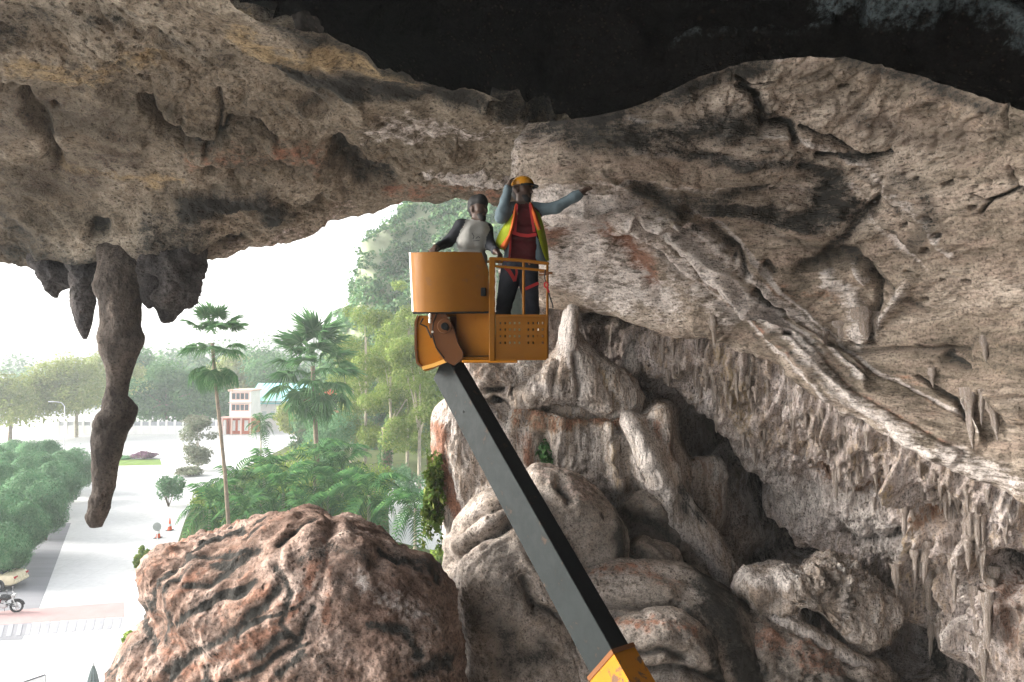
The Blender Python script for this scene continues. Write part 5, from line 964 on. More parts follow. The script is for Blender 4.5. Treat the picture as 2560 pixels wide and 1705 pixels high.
def bike():
    g = G(24, 613); t = empty('motorcycle', (g.x - 1.15, g.y, 0), 'black motorcycle with a dark red side panel parked in front of the cream car', 'motorcycle'); t.rotation_euler.z = R(12)
    for x in (-.66, .66):
        w = link('wheel', MB().tube([(x + .29 * math.cos(a), 0, .32 + .29 * math.sin(a)) for a in np.linspace(0, 2*math.pi, 25)], .055, 8, False).mesh('wheel', M_RUB, True), t); sp = MB().lathe([(.07, -.06), (.07, .06)], (x, 0, .32), 12, (0, 1, 0))
        for k in range(8): a = k * math.pi / 4; sp.tube([(x, 0, .32), (x + .26 * math.cos(a), 0, .32 + .26 * math.sin(a))], .012, 5)
        link('rim', sp.mesh('rim', M_LTMETAL), w)
    link('engine', MB().box((.02, 0, .42), (.42, .26, .3), None, .06).box((.0, 0, .62), (.22, .2, .16), None, .04).mesh('engine', M_LTMETAL), t)
    link('frame', MB().tube([(.66, .09, .32), (.1, .1, .5), (-.45, .09, .75)], .025, 6).tube([(.66, -.09, .32), (.1, -.1, .5), (-.45, -.09, .75)], .025, 6).tube([(-.66, 0, .32), (-.1, 0, .4), (.35, 0, .8)], .03, 6).mesh('frame', M_DKMETAL), t)
    link('fork', MB().tube([(.66, .08, .32), (.42, .08, .98)], .028, 6).tube([(.66, -.08, .32), (.42, -.08, .98)], .028, 6).mesh('fork', M_LTMETAL), t); link('handlebar', MB().tube([(.3, -.36, 1.06), (.42, -.15, 1.0), (.42, .15, 1.0), (.3, .36, 1.06)], .018, 6).mesh('handlebar', M_DKMETAL), t)
    link('tank', MB().lathe([(.04, -.3), (.14, -.22), (.17, 0), (.13, .22), (.03, .3)], (.12, 0, .84), 14, (1, 0, -.15)).mesh('tank', plain('black_paint', (.02, .02, .022), .25), True), t); link('seat', MB().box((-.42, 0, .82), (.75, .26, .12), None, .05).mesh('seat', M_RUB), t)
    link('side_cover', MB().box((-.25, 0, .64), (.42, .28, .2), None, .06).mesh('side_cover', plain('dark_red_paint', (.16, .015, .025), .3)), t); link('tail', MB().box((-.72, 0, .80), (.36, .2, .12), None, .05).mesh('tail', bpy.data.materials['black_paint']), t); link('front_mudguard', MB().tube([(.66 + .37 * math.cos(a), 0, .32 + .37 * math.sin(a)) for a in np.linspace(.2, 2.3, 9)], .05, 6).mesh('front_mudguard', bpy.data.materials['black_paint'], True), t); link('exhaust', MB().tube([(.05, -.16, .3), (-.5, -.2, .3), (-.85, -.2, .38)], [.03, .045, .055], 8).mesh('exhaust', M_LTMETAL, True), t)
    link('headlight', MB().lathe([(.05, -.1), (.11, -.02), (.11, .04), (.02, .06)], (.55, 0, .92), 14, (1, 0, 0)).mesh('headlight', M_LTMETAL, True), t)
    for s in (-1, 1): link('wing_mirror', MB().tube([(.34, s * .3, 1.05), (.32, s * .34, 1.22)], .01, 5).lathe([(.06, -.01), (.07, .01)], (.31, s * .34, 1.26), 10, (1, 0, 0)).mesh('wing_mirror', M_DKMETAL), t)
    link('side_stand', MB().tube([(0, .1, .35), (-.05, .3, .0)], .015, 5).mesh('side_stand', M_DKMETAL), t)
bike()
def notice():
    d = 24.5; a, b = fac(22.5, 677.5, d), fac(52, 673, d + .8); t = empty('notice_board', (a.x, a.y, 0), 'white notice board with a thin dark frame at the bottom left corner', 'notice board'); e = (b - a); e.z = 0
    zt = (a.z + b.z) / 2; m = MB(); p0, p1 = Vector((a.x, a.y, zt)), Vector((b.x, b.y, zt))
    nrm = e.cross(Vector((0, 0, 1))).normalized() * .05
    MB().prism([p0, p1, p1 - Vector((0, 0, .9)), p0 - Vector((0, 0, .9))], nrm).build('board', plain('board_white', (.78, .78, .78), .6), t)
    m.tube([p0, p1], .035, 6).tube([p0 - Vector((0, 0, .92)), p1 - Vector((0, 0, .92))], .035, 6).build('frame', M_DKMETAL, t)
    for p in (p0, p1): MB().tube([p, Vector((p.x, p.y, -.02))], .04, 6).build('leg', M_DKMETAL, t)
notice()
def parasol():
    d = 24.0; p = fac(99.5, 660, d); t = empty('folded_parasol', (p.x, p.y, 0), 'folded grey parasol standing left of the brown boulder at the bottom', 'parasol'); n = 10; V = []; prof = [(.02, 0), (.10, -.25), (.22, -.8), (.30, -1.25), (.22, -1.5)]
    for (r0, z) in prof:
        for k in range(2 * n): a = math.pi * k / n; q = r0 * (1.12 if k % 2 else .78); V.append((q * math.cos(a), q * math.sin(a), p.z + z))
    fs = [(i*2*n + k, i*2*n + (k+1) % (2*n), (i+1)*2*n + (k+1) % (2*n), (i+1)*2*n + k) for i in range(len(prof) - 1) for k in range(2*n)]
    link('canopy', MB().poly(V, fs + [tuple(range(2*n))]).mesh('canopy', plain('grey_canvas', (.20, .235, .23), .9, .1)), t); link('pole', MB().tube([(0, 0, 0), (0, 0, p.z + .08)], .03, 8).mesh('pole', M_LTMETAL), t); link('base', MB().lathe([(.35, 0), (.35, .08), (.08, .14)], n=16).mesh('base', M_KERB), t)
parasol()
# ------------------------------------------------------------------ the aerial lift
def uv5(zx, zy): return (392 + zx * .13774, 160 + zy * .13774)       # close-up pixels to frame pixels
def B(zx, zy, d): u, v = uv5(zx, zy); return W(u, v, d)
def lift_paint(name, c, wear=.5, rough=.45, spec=.3, thr=.60):
    t = NT(name); co = t.coords('Object'); n = t.noise(co, 1.8, 8, .65); n2 = t.noise(co, 9, 7, .72, .4)
    col = t.mix(1, c, t.ramp(n, [(.3, .86), (.7, 1.1)]), 'MULTIPLY'); col = t.mix(t.math('MULTIPLY', t.smooth(n2, thr, thr + .06), wear), col, (.09, .05, .03))
    bp = t.n('ShaderNodeBump', Height=n2, Strength=.15, Distance=.01)
    return t.done(t.bsdf(col, t.ramp(n2, [(.3, rough - .1), (.7, rough + .2)]), spec, 0, bp.outputs[0]))
M_ORANGE_SHADE = lift_paint('shaded_orange_paint', (.155, .058, .002), .5, .5, .15); M_ORANGE_LIT = lift_paint('lit_orange_paint', (.38, .14, .005), .5, .5, .2); M_STEEL = lift_paint('dark_steel_paint', (.0105, .013, .013), .35, .65, .12)  # the two oranges are one paint, coloured as shaded and as lit
M_BROWN = lift_paint('worn_orange_paint', (.115, .038, .006), .8); M_STEELB = lift_paint('black_steel_paint', (.007, .0075, .008), .3, .65, .1); M_PALEEDGE = plain('bare_metal_lit_edge', (.62, .58, .52), .4, .5, .2)
lift = empty('aerial_lift', W(590, 682, 5.0), 'orange work platform on a dark telescopic boom rising from the bottom right', 'aerial lift')
def part(m, name, mat, smooth=False): return m.build(name, mat, lift, smooth)
DF = 6.85                                                         # distance of the basket's near side
def curved_panel():
    cols = [(137, 7.22), (136, 7.08), (140, 6.98), (150, 6.91), (170, 6.87), (230, 6.83), (330, 6.80), (450, 6.80), (570, 6.83), (650, 6.85), (672, 6.86), (700, 6.87)]
    V = []; n = len(cols)
    for off in (0.0, .022):
        for (zx, d) in cols:
            top = 672 if zx < 651 else 672 + (zx - 650) * 2.6; bow = -6 * math.sin(min((zx - 136) / 564, 1) * math.pi)
            a = B(zx, top + bow, d + off); zb = B(zx + (22 if zx < 160 else 12), 1104, d + off); V += [a, zb]
    f = [(2*i, 2*i+2, 2*i+3, 2*i+1) for i in range(n-1)] + [(2*(n+i)+1, 2*(n+i)+3, 2*(n+i)+2, 2*(n+i)) for i in range(n-1)] + [(2*i, 2*(n+i), 2*(n+i)+2, 2*i+2) for i in range(n-1)] + [(2*i+1, 2*i+3, 2*(n+i)+3, 2*(n+i)+1) for i in range(n-1)]
    f += [(0, 1, 2*n+1, 2*n), (2*n-2, 4*n-2, 4*n-1, 2*n-1)]
    p = part(MB().poly(V, f), 'side_panel', M_ORANGE_SHADE, True)
    part(MB().tube([B(cols[0][0] + 20, 1108, 7.2), B(160, 1110, 6.9), B(260, 1108, 6.84), B(470, 1108, 6.8), B(700, 1106, 6.87)], .012, 6), 'panel_rim', M_STEELB)
    part(MB().tube([B(137, 672, 7.24), B(158, 1100, 7.24)], .02, 8), 'lit_edge_strip', M_PALEEDGE)  # pale tube paints the light along the panel's left edge
    part(MB().box(B(664, 958, 6.84), (.055, .02, .085), None, .008).box(B(664, 935, 6.825), (.03, .012, .018)).box(B(664, 975, 6.825), (.03, .012, .018)), 'latch', M_STEELB)
curved_panel()
def yz(p, dz): return p + Vector((0, 0, dz))
part(MB().box((B(727, 1082, DF) + B(727, 1082, DF)) / 2 + Vector((0, .035, 0)), (.062, .07, (1462 - 703) * .13774 / F * DF), None, .008), 'corner_post', M_ORANGE_SHADE)
# perforated toe panel
def toe():
    x0, x1, y0, y1 = 752, 1119, 1130, 1444; hx = [787 + 34.5 * i for i in range(5)] + [990 + 35 * i for i in range(4)]; hy = [1184, 1231, 1279, 1327]
    xs = sorted([x0, x1] + [h + s for h in hx for s in (-6, 6)]); ys = sorted([y0, y1] + [h + s for h in hy for s in (-8, 8)]); nx, ny = len(xs), len(ys); V = []; f = []
    for off in (0, .012):
        for y in ys:
            for x in xs: V.append(B(x, y, DF + off))
    hole = lambda i, j: (i % 2 == 1 and j % 2 == 1)
    k = nx * ny
    for j in range(ny - 1):
        for i in range(nx - 1):
            a = j * nx + i
            if not hole(i, j): f += [(a, a+1, a+nx+1, a+nx), (k+a, k+a+nx, k+a+nx+1, k+a+1)]
            else: f += [(a, a+1, k+a+1, k+a), (a+nx, k+a+nx, k+a+nx+1, a+nx+1), (a, k+a, k+a+nx, a+nx), (a+1, a+nx+1, k+a+nx+1, k+a+1)]
    m = MB().poly(V, f)
    m.strip([B(x0, y0, DF - .004), B(x1, y0, DF - .004)], .022, .03, (0, -1, 0)).strip([B(x0, y1, DF - .004), B(x1, y1, DF - .004)], .022, .03, (0, -1, 0)).strip([B(x1, y0, DF), B(x1, y1, DF)], .02, .03, (0, -1, 0))
    part(m, 'toe_panel', M_ORANGE_SHADE)
    fl = MB()                                                     # floor, far toe boards
    a, b = B(480, 1440, DF), B(1119, 1440, DF); w = b.x - a.x
    fl.box(((a.x + b.x) / 2, DF + .42, a.z + .0), (w, .80, .03), None, .01); part(fl, 'floor', M_ORANGE_SHADE)
    m = MB().box(((a.x + b.x) / 2, DF + .83, a.z + .13), (w, .02, .28)); m.box((b.x - .01, DF + .42, a.z + .2), (.02, .8, .36)); part(m, 'toe_board', M_ORANGE_SHADE)
    part(MB().box((B(710, 0, DF).x, DF + .1, B(0, 1462, DF).z), (B(910, 0, DF).x - B(510, 0, DF).x, .22, .03), None, .008), 'bottom_lip', M_ORANGE_LIT)
toe()
r0 = MB(); r0.tube([B(745, 717, DF), B(940, 730, DF), B(1132, 752, DF)], .017, 8); part(r0, 'top_rail', M_ORANGE_SHADE, True)
part(MB().tube([B(750, 772, DF), B(950, 787, DF), B(1135, 806, DF)], .013, 8), 'mid_rail', M_ORANGE_SHADE, True)
part(MB().tube([B(956, 722, DF + .01), B(956, 1132, DF + .01)], .014, 8), 'rail_post', M_ORANGE_SHADE)
part(MB().tube([B(1000, 760, DF), B(985, 735, DF)], .009, 6).tube([B(1070, 812, DF), B(1165, 822, DF - .02)], .011, 6).tube([B(1068, 835, DF), B(1140, 830, DF - .02)], .009, 6), 'rail_hook', M_BROWN)
for xx, y0, y1 in ((1128, 752, 1440),): part(MB().tube([B(xx, y0, DF + .80), B(xx, y1, DF + .80)], .014, 8), 'far_post', M_ORANGE_SHADE)
part(MB().tube([B(1132, 752, DF), B(1128, 748, DF + .42), B(1120, 742, DF + .80), B(740, 738, DF + .82), B(300, 735, DF + .80)], .016, 8), 'far_rail', M_ORANGE_SHADE, True)
# chain between post and toe panel
m = MB()
for k in range(26):
    y = 785 + k * 12.5; c = B(752 + 2 * math.sin(k), y, DF - .01); m.box(c, (.010, .008, .014) if k % 2 else (.008, .012, .014))
part(m, 'safety_chain', M_PALEEDGE)
# underside support: bright box, head, knuckle
part(MB().prism([B(468, 1108, DF + .15), B(704, 1108, DF + .15), B(704, 1424, DF + .15), B(468, 1424, DF + .15)], (0, .3, 0)), 'support_box', M_ORANGE_LIT)
part(MB().prism([B(352, 1106, DF + .18), B(704, 1106, DF + .18), B(704, 1138, DF + .18), B(352, 1138, DF + .18)], (0, .12, 0)), 'cross_beam', M_ORANGE_SHADE)
part(MB().prism([B(418, 1120, DF + .2), B(466, 1120, DF + .2), B(472, 1420, DF + .2), B(430, 1420, DF + .2)], (0, .1, 0)), 'bracket', M_BROWN)
part(MB().prism([B(500, 1421, DF + .135), B(704, 1419, DF + .135), B(704, 1425, DF + .135), B(500, 1428, DF + .135)], (0, .02, 0)), 'seam', M_STEELB)
part(MB().prism([B(440, 1430, DF + .1), B(745, 1427, DF + .1), B(745, 1466, DF + .1), B(470, 1470, DF + .1)], (0, .3, 0)), 'bottom_beam', M_ORANGE_SHADE)
hp = [(186, 1130), (166, 1175), (164, 1360), (176, 1475), (236, 1532), (392, 1470), (330, 1330), (290, 1225), (268, 1130)]
part(MB().prism([B(x, y, DF + .10) for x, y in hp], (0, .32, 0)), 'boom_head', M_ORANGE_LIT)
part(MB().strip([B(190, 1130, DF + .09), B(172, 1180, DF + .09), B(172, 1360, DF + .09), B(184, 1470, DF + .09), B(238, 1522, DF + .09)], .022, .04, (0, -1, 0)), 'head_flange', M_BROWN)
part(MB().strip([B(222, 1512, DF + .08), B(300, 1490, DF + .08), B(392, 1456, DF + .08)], .036, .05, (0, -1, 0)), 'head_lip', plain('pale_orange_paint', (.72, .38, .08), .4))
kp = [(270, 1102), (262, 1160), (272, 1230), (300, 1320), (330, 1390), (385, 1462), (450, 1492), (512, 1440), (514, 1395), (478, 1330), (452, 1240), (420, 1160), (372, 1104)]
kn = part(MB().prism([B(x, y, DF + .0) for x, y in kp], (0, .12, 0)), 'knuckle', M_BROWN)
part(MB().lathe([(.034, -.01), (.038, 0), (.036, .05), (.03, .06)], B(382, 1207, DF - .035), 12, (0, 1, 0)).box(B(395, 1220, DF - .02), (.05, .02, .04), Matrix.Rotation(.5, 3, 'Y')), 'pivot_pin', M_STEELB)
part(MB().lathe([(.068, 0), (.078, .03), (.06, .04)], B(382, 1205, DF - .02), 18, (0, 1, 0)), 'pivot_boss', M_BROWN, True)
part(MB().tube([B(330, 1105, DF - .02), B(300, 1180, DF - .04), B(292, 1260, DF - .03), B(320, 1360, DF - .02), B(380, 1440, DF - .02)], .007, 6).tube([B(225, 1150, DF + .07), B(205, 1190, DF + .06), B(250, 1210, DF + .05), B(285, 1290, DF - .02)], .009, 6), 'hose', M_STEELB)
part(MB().box(B(277, 1130, DF - .04), (.022, .03, .045), None, .006).box(B(276, 1168, DF - .04), (.025, .03, .05), None, .008).lathe([(.011, -.02), (.012, .02)], B(294, 1248, DF - .02), 8, (0, 1, 0)), 'fitting', M_PALEEDGE)
# boom: rectangular telescopic beam towards the camera and down
Mt, Mb = W(449, 362, 7.0), W(613, 652, 5.02); ax = (Mt - Mb).normalized(); hd = Vector((ax.x, ax.y, 0)).normalized(); nr = Vector((hd.y, -hd.x, 0)); nt = nr.cross(ax).normalized()
if nt.z < 0: nt = -nt
def pj(p): q = p - Vector((0, 0, CAMZ)); yy = q.dot(FWD); return (512 + q.x / yy * F, 341 - q.dot(UPV) / yy * F)
def fit(dirv, ref, tgt, dirl):
    best = None
    for i in range(5, 80):
        s = i * .01; q = pj(ref + dirv * s); t_ = (Vector(tgt) - Vector(q)); e = abs(t_.x * dirl[1] - t_.y * dirl[0])
        if best is None or e < best[0]: best = (e, s)
    return best[1]
hL = fit(-nt, Mb, (581, 657), (.485, .874)); wR = fit(nr, Mb, (631, 648), (.485, .874))
print('boom section', hL, wR)
def beam(m, a, b, h, w, grow=0.0, chamfer=.012):
    c = [(-grow, grow), (w + grow, grow), (w + grow, -h - grow), (-grow, -h - grow)]
    def ring(p): return [p + nr * x + nt * y for x, y in c]
    m.poly(ring(a) + ring(b), [(0, 1, 2, 3), (7, 6, 5, 4)] + [(i, i + 4, (i+1) % 4 + 4, (i+1) % 4) for i in range(4)]); return m
part(beam(MB(), Mb - ax * 1.2, Mt + ax * .12, hL, wR), 'inner_boom', M_STEEL)
part(MB().poly([Mb + nt * .003 + nr * .006 - ax * .2, Mb + nt * .003 + nr * (wR - .006) - ax * .2, Mt + nt * .003 + nr * (wR - .006) + ax * .05, Mt + nt * .003 + nr * .006 + ax * .05] + [Mb + nt * -.004 + nr * .006 - ax * .2, Mb + nt * -.004 + nr * (wR - .006) - ax * .2, Mt + nt * -.004 + nr * (wR - .006) + ax * .05, Mt + nt * -.004 + nr * .006 + ax * .05], [(0, 1, 2, 3), (4, 7, 6, 5), (0, 4, 5, 1), (1, 5, 6, 2), (2, 6, 7, 3), (3, 7, 4, 0)]), 'shaded_top_strip', M_STEELB)  # thin black sheet paints the boom's top face as shaded
part(MB().lathe([(.012, 0), (.012, .012)], Mb.lerp(Mt, .83) - nr * .008 - nt * hL * .5, 8, nr), 'bolt', M_STEELB)
part(beam(MB(), Mb - ax * .62, Mb - ax * .012, hL, wR, .022), 'boom_collar', lift_paint('chipped_orange_paint', (.30, .112, .006), 1.0, .5, .15, .535))
part(beam(MB(), Mb - ax * .02, Mb + ax * .012, hL, wR, .028), 'collar_rim', M_BROWN)
base_pt = Vector((Mb.x + 3.4, 2.0, 0)); part(beam(MB(), Mb - ax * 5.2, Mb - ax * .5, hL, wR, .028), 'outer_boom', M_STEELB)
e = Mb - ax * 5.2; m = MB().tube([Vector((e.x, e.y, 0.02)), Vector((e.x, e.y, e.z + .1))], [.9, .45], 14); part(m, 'boom_pedestal', M_ORANGE_SHADE)
m = MB().box((e.x, e.y, .45), (3.2, 2.4, .5), None, .1)
part(m, 'chassis', M_ORANGE_SHADE)

# ------------------------------------------------------------------ people: one surface each, grown from rounded bones
def net(prims, res, k, pad=.08):
    """smooth union of tapered capsules, meshed; prims = (a, b, ra, rb, tag[, squash])"""
    A = np.array([p[0] for p in prims], float); Bb = np.array([p[1] for p in prims], float); mx = max(max(p[2], p[3]) for p in prims) + pad
    lo = np.minimum(A.min(0), Bb.min(0)) - mx; hi = np.maximum(A.max(0), Bb.max(0)) + mx; n = np.ceil((hi - lo) / res).astype(int) + 1
    g = np.stack(np.meshgrid(*[lo[i] + np.arange(n[i]) * res for i in range(3)], indexing='ij'), -1).reshape(-1, 3)
    D = None
    def sdf(q):
        D = None; tg = np.zeros(len(q), int); bd = np.full(len(q), 1e9)
        for p in prims:
            a, b = np.array(p[0], float), np.array(p[1], float); ab = b - a; t = np.clip(((q - a) @ ab) / (ab @ ab + 1e-12), 0, 1); r = p[2] + (p[3] - p[2]) * t
            dv = q - a - t[:, None] * ab
            if len(p) > 5: dv = dv / np.array(p[5])
            d = np.linalg.norm(dv, axis=1) - r
            c = d < bd; tg[c] = p[4]; bd = np.minimum(bd, d)
            kk = p[6] if len(p) > 6 else k
            if D is None: D = d
            else: h = np.clip(.5 + .5 * (D - d) / kk, 0, 1); D = D * (1 - h) + d * h - kk * h * (1 - h)
        return D, tg
    Fv = sdf(g)[0].reshape(n); inside = Fv < 0
    acc = np.zeros(tuple(n - 1) + (3,)); cn = np.zeros(tuple(n - 1)); idx = np.stack(np.meshgrid(*[np.arange(q) for q in n], indexing='ij'), -1).astype(float)
    for axs in range(3):
        o1, o2 = [q for q in range(3) if q != axs]
        for e1 in (0, 1):
            for e2 in (0, 1):
                s0 = [slice(0, -1)] * 3; s1 = [slice(0, -1)] * 3
                for ax_, e_ in ((o1, e1), (o2, e2)):
                    if e_: s0[ax_] = slice(1, None); s1[ax_] = slice(1, None)
                s1[axs] = slice(1, None); s0, s1 = tuple(s0), tuple(s1)
                c = inside[s0] != inside[s1]; t = Fv[s0] / (Fv[s0] - Fv[s1] + 1e-12); pnt = idx[s0].copy(); pnt[..., axs] += t
                acc[c] += pnt[c]; cn += c
    act = cn > 0; vid = np.full(tuple(n - 1), -1); vid[act] = np.arange(act.sum()); Vt = lo + acc[act] / cn[act][:, None] * res; Fc = []
    for axs in range(3):
        o1, o2 = (axs + 1) % 3, (axs + 2) % 3; s0 = [slice(None)] * 3; s1 = [slice(None)] * 3; s0[axs] = slice(0, -1); s1[axs] = slice(1, None)
        a = inside[tuple(s0)]; b = inside[tuple(s1)]; w = np.argwhere(a != b); sg = a[tuple(w.T)]
        ok = (w[:, o1] > 0) & (w[:, o2] > 0) & (w[:, o1] < n[o1] - 1) & (w[:, o2] < n[o2] - 1); w = w[ok]; sg = sg[ok]
        def at(d1, d2): q = w.copy(); q[:, o1] -= d1; q[:, o2] -= d2; return vid[tuple(q.T)]
        q = np.stack([at(1, 1), at(0, 1), at(0, 0), at(1, 0)], 1); q[~sg] = q[~sg][:, ::-1]; Fc.append(q)
    Fc = np.concatenate(Fc); tg = sdf(Vt[Fc].mean(1))[1]
    return Vt, Fc, tg
MP = .13774 * 7.25 / F                                             # metres per close-up pixel where the men stand
def PP(zx, zy, dy=0.0):                                            # dy: metres further from the camera than the men's centre line
    u, v = uv5(zx, zy); d = 7.25; p = W(u, v, d); return np.array([p.x, p.y + dy, p.z])
M_SKIN = plain('brown_skin', (.05, .026, .017), .55, .35, var=.08); M_BLACKC = plain('black_cloth', (.02, .021, .025), .9, .15, var=.25, scale=12); M_WHITEC = plain('white_cotton', (.25, .245, .225), .9, .1, var=.08, scale=9, bump=.01)
M_TROU = plain('dark_trousers', (.022, .024, .032), .9, .15, var=.3, scale=8); M_GREYC = plain('blue_grey_shirt', (.095, .125, .14), .9, .1, var=.14, scale=9, bump=.012); M_MAROON = plain('maroon_cloth', (.06, .008, .010), .85, .15, var=.2, scale=9, bump=.01)
M_YEL = plain('hi_vis_yellow', (.22, .26, .01), .75, .2, var=.1); M_ORN = plain('hi_vis_orange', (.36, .072, .01), .75, .2, var=.1); M_REDS = plain('red_webbing', (.25, .012, .012), .7, .3); M_HELM = plain('yellow_helmet', (.34, .145, .007), .3, .5, var=.05); M_HAIR = plain('black_hair', (.012, .011, .011), .7, .3); M_SHOE = plain('dark_shoe', (.02, .018, .016), .6)
MATS = [M_SKIN, M_WHITEC, M_BLACKC, M_TROU, M_SHOE, M_GREYC, M_MAROON]
def head_prims(c, fx, fy, s=1.0, tagv=0):
    """head around c, looking along (fx, fy)"""
    c = np.array(c); f = np.array([fx, fy, 0.0]); f /= np.linalg.norm(f); sd_ = np.array([-f[1], f[0], 0]); u = np.array([0, 0, 1.0]); P = []
    q = lambda a, b, e: c + (f * a + sd_ * b + u * e) * s
    P.append((q(-.025, 0, .035), q(.015, 0, .035), .083 * s, .078 * s, tagv)); P.append((q(.03, 0, -.02), q(.045, 0, -.075), .062 * s, .042 * s, tagv)); P.append((q(.06, 0, -.095), q(.065, 0, -.1), .026 * s, .024 * s, tagv))
    P.append((q(.092, 0, .015), q(.112, 0, -.02), .010 * s, .015 * s, tagv, (1, 1, 1), .012)); P.append((q(.083, .03, .025), q(.083, -.03, .025), .012 * s, .012 * s, tagv, (1, 1, 1), .012)); P.append((q(.090, .018, -.055), q(.090, -.018, -.055), .010 * s, .010 * s, tagv, (1, 1, 1), .01))
    for e in (-1, 1): P.append((q(-.01, e * .082, .015), q(-.012, e * .086, -.02), .020 * s, .014 * s, tagv, (1, 1, 1), .01)); P.append((q(.05, e * .045, -.01), q(.05, e * .045, -.012), .025 * s, .025 * s, tagv))
    return P
def hand_prims(w, d, palm_n, side, curl=.4, tagv=0):
    """palm and five bent fingers from wrist w along d; palm_n = where the palm faces; side = thumb side"""
    w = np.array(w, float); d = np.array(d, float); d /= np.linalg.norm(d); pn = np.array(palm_n, float); pn -= d * (pn @ d); pn /= np.linalg.norm(pn); sd_ = np.cross(d, pn) * side; P = []
    P.append((w, w + d * .03, .026, .028, tagv)); 
    for k in (-1, 0, 1): P.append((w + d * .03 + sd_ * k * .018, w + d * .085 + sd_ * k * .024, .018, .016, tagv, (1, 1, 1), .012))
    for k, ln in ((1.5, .072), (.5, .08), (-.5, .075), (-1.5, .06)):
        a = w + d * .088 + sd_ * k * .0195; b = a + (d * math.cos(curl) + pn * math.sin(curl)) * ln * .5; e = b + (d * math.cos(curl * 2.2) + pn * math.sin(curl * 2.2)) * ln * .5
        P.append((a, b, .0095, .009, tagv, (1, 1, 1), .006)); P.append((b, e, .009, .0075, tagv, (1, 1, 1), .006))
    a = w + d * .035 + sd_ * .026; b = a + (d * .6 + sd_ * .65 + pn * .3) * .04; P.append((a, b, .013, .011, tagv, (1, 1, 1), .01)); P.append((b, b + (d * .85 + sd_ * .25 + pn * .35) * .032, .011, .009, tagv, (1, 1, 1), .006))
    return P
def limb(a, b, c, r, tags, k=.03): return [(a, b, r[0], r[1], tags[0]), (b, c, r[1], r[2], tags[1])]
def person(label, prims, base, res=.0105, k=.035):
    V, f, tg = net(prims, res, k); t = empty('person', tuple(base), label, 'person')
    for _ in range(2):                                            # relax the surface a little
        s = np.zeros_like(V); c = np.zeros(len(V))
        for i in range(4): np.add.at(s, f[:, i], V[f[:, (i+1) % 4]] + V[f[:, (i+3) % 4]]); np.add.at(c, f[:, i], 2)
        V = V * .6 + s / c[:, None] * .4
    vt = np.zeros(len(V), int); vt[f.ravel()] = np.repeat(tg, 4); cl_ = (vt != 0) & (vt != 4); wr = perlin(V * np.array([9, 9, 16.]) + 3) * .006 + ridged(V * np.array([7, 7, 11.]) + 8, 2) * .007
    dv = V - np.array(base); nrm_ = np.zeros_like(V); fn = np.cross(V[f[:, 2]] - V[f[:, 0]], V[f[:, 3]] - V[f[:, 1]])
    for i in range(4): np.add.at(nrm_, f[:, i], fn)
    nrm_ /= np.linalg.norm(nrm_, axis=1)[:, None] + 1e-9; V = V + nrm_ * (wr * cl_)[:, None]
    me = mesh_np('body', V - np.array(base), f, MATS, True, None, tg); link('body', me, t); return t
FZ = B(0, 1436, DF).z + .018                                       # top of the basket floor
def on_floor(p): return np.array([p[0], p[1], FZ])
# man on the left: white shirt with black raglan sleeves
hd_c = PP(628, 365); nk = PP(612, 455, .01); sL, sR = PP(505, 485), PP(682, 500, .02); chest, waist, hip = PP(588, 545), PP(578, 680), PP(575, 830)
hipL, hipR = PP(535, 850), PP(622, 850); kL, kR = PP(520, 1120, -.04), PP(640, 1120, -.03); aL, aR = PP(520, 1370), PP(640, 1370)
zf = FZ; aL[2] = zf + .09; aR[2] = zf + .09
pr = head_prims(hd_c, .75, -.66, 1.0) + [(hd_c + np.array([-.015, .01, -.06]), nk + np.array([0, 0, -.02]), .055, .058, 0)]
pr += [(PP(575, 520), PP(632, 520), .125, .115, 1, (1, .85, 1)), (PP(560, 600), PP(620, 600), .125, .115, 1, (1, .85, 1)), (PP(550, 720), PP(612, 720), .12, .115, 1, (1, .82, 1)), (PP(545, 800), PP(612, 800), .115, .115, 1, (1, .82, 1)), (nk + np.array([-.05, 0, -.05]), nk + np.array([.045, 0, -.05]), .06, .058, 1)]
eL, wL = PP(402, 595, .02), PP(338, 662, -.22); eR, wR_ = PP(712, 620, -.02), PP(752, 686, -.26)
pr += [(sL, sL + (eL - sL) * .12, .078, .07, 2), (nk + np.array([-.09, 0, -.045]), sL, .055, .07, 2), (nk + np.array([.085, 0, -.05]), sR, .05, .066, 2)] + limb(sL, eL, wL, (.066, .052, .036), (2, 2)) + limb(sR, eR, wR_, (.062, .05, .035), (2, 2))
pr += hand_prims(wL, (wL - eL) * .6 + np.array([.0, -.06, -.02]), (0, -.2, -1), -1, .5) + hand_prims(wR_, np.array([.05, -.06, -.05]), (0, -.2, -1), 1, .7)
pr += [(hipL, kL, .095, .062, 3), (kL, aL, .062, .045, 3), (hipR, kR, .095, .062, 3), (kR, aR, .062, .045, 3), (hipL + np.array([0, 0, .03]), hipR + np.array([0, 0, .03]), .11, .11, 3)]
for a in (aL, aR): q = a.copy(); q[2] = zf + .045; pr += [(q + np.array([0, .05, 0]), q + np.array([.03, -.15, -.008]), .045, .036, 4), (a, q, .045, .045, 4)]
p1 = person('bearded dark haired man in a white shirt with black sleeves, hands on the basket rim', pr, (hip[0], hip[1], FZ))
def shell(parent, prims, name, mat, res=.009, k=.02):
    V, f, tg = net(prims, res, k); me = mesh_np(name, V - np.array(parent.location), f, mat, True); return link(name, me, parent)
f1 = np.array([.75, -.66, 0])
hp_ = [(hd_c + np.array([-.03, .015, .075]), hd_c + np.array([.02, -.01, .08]), .086, .082, 0), (hd_c + np.array([-.06, .045, .02]), hd_c + np.array([-.05, .04, -.02]), .062, .05, 0), (hd_c + f1 * .03 + np.array([0, 0, .115]), hd_c - f1 * .06 + np.array([0, 0, .11]), .05, .05, 0)]
shell(p1, hp_, 'hair', M_HAIR)
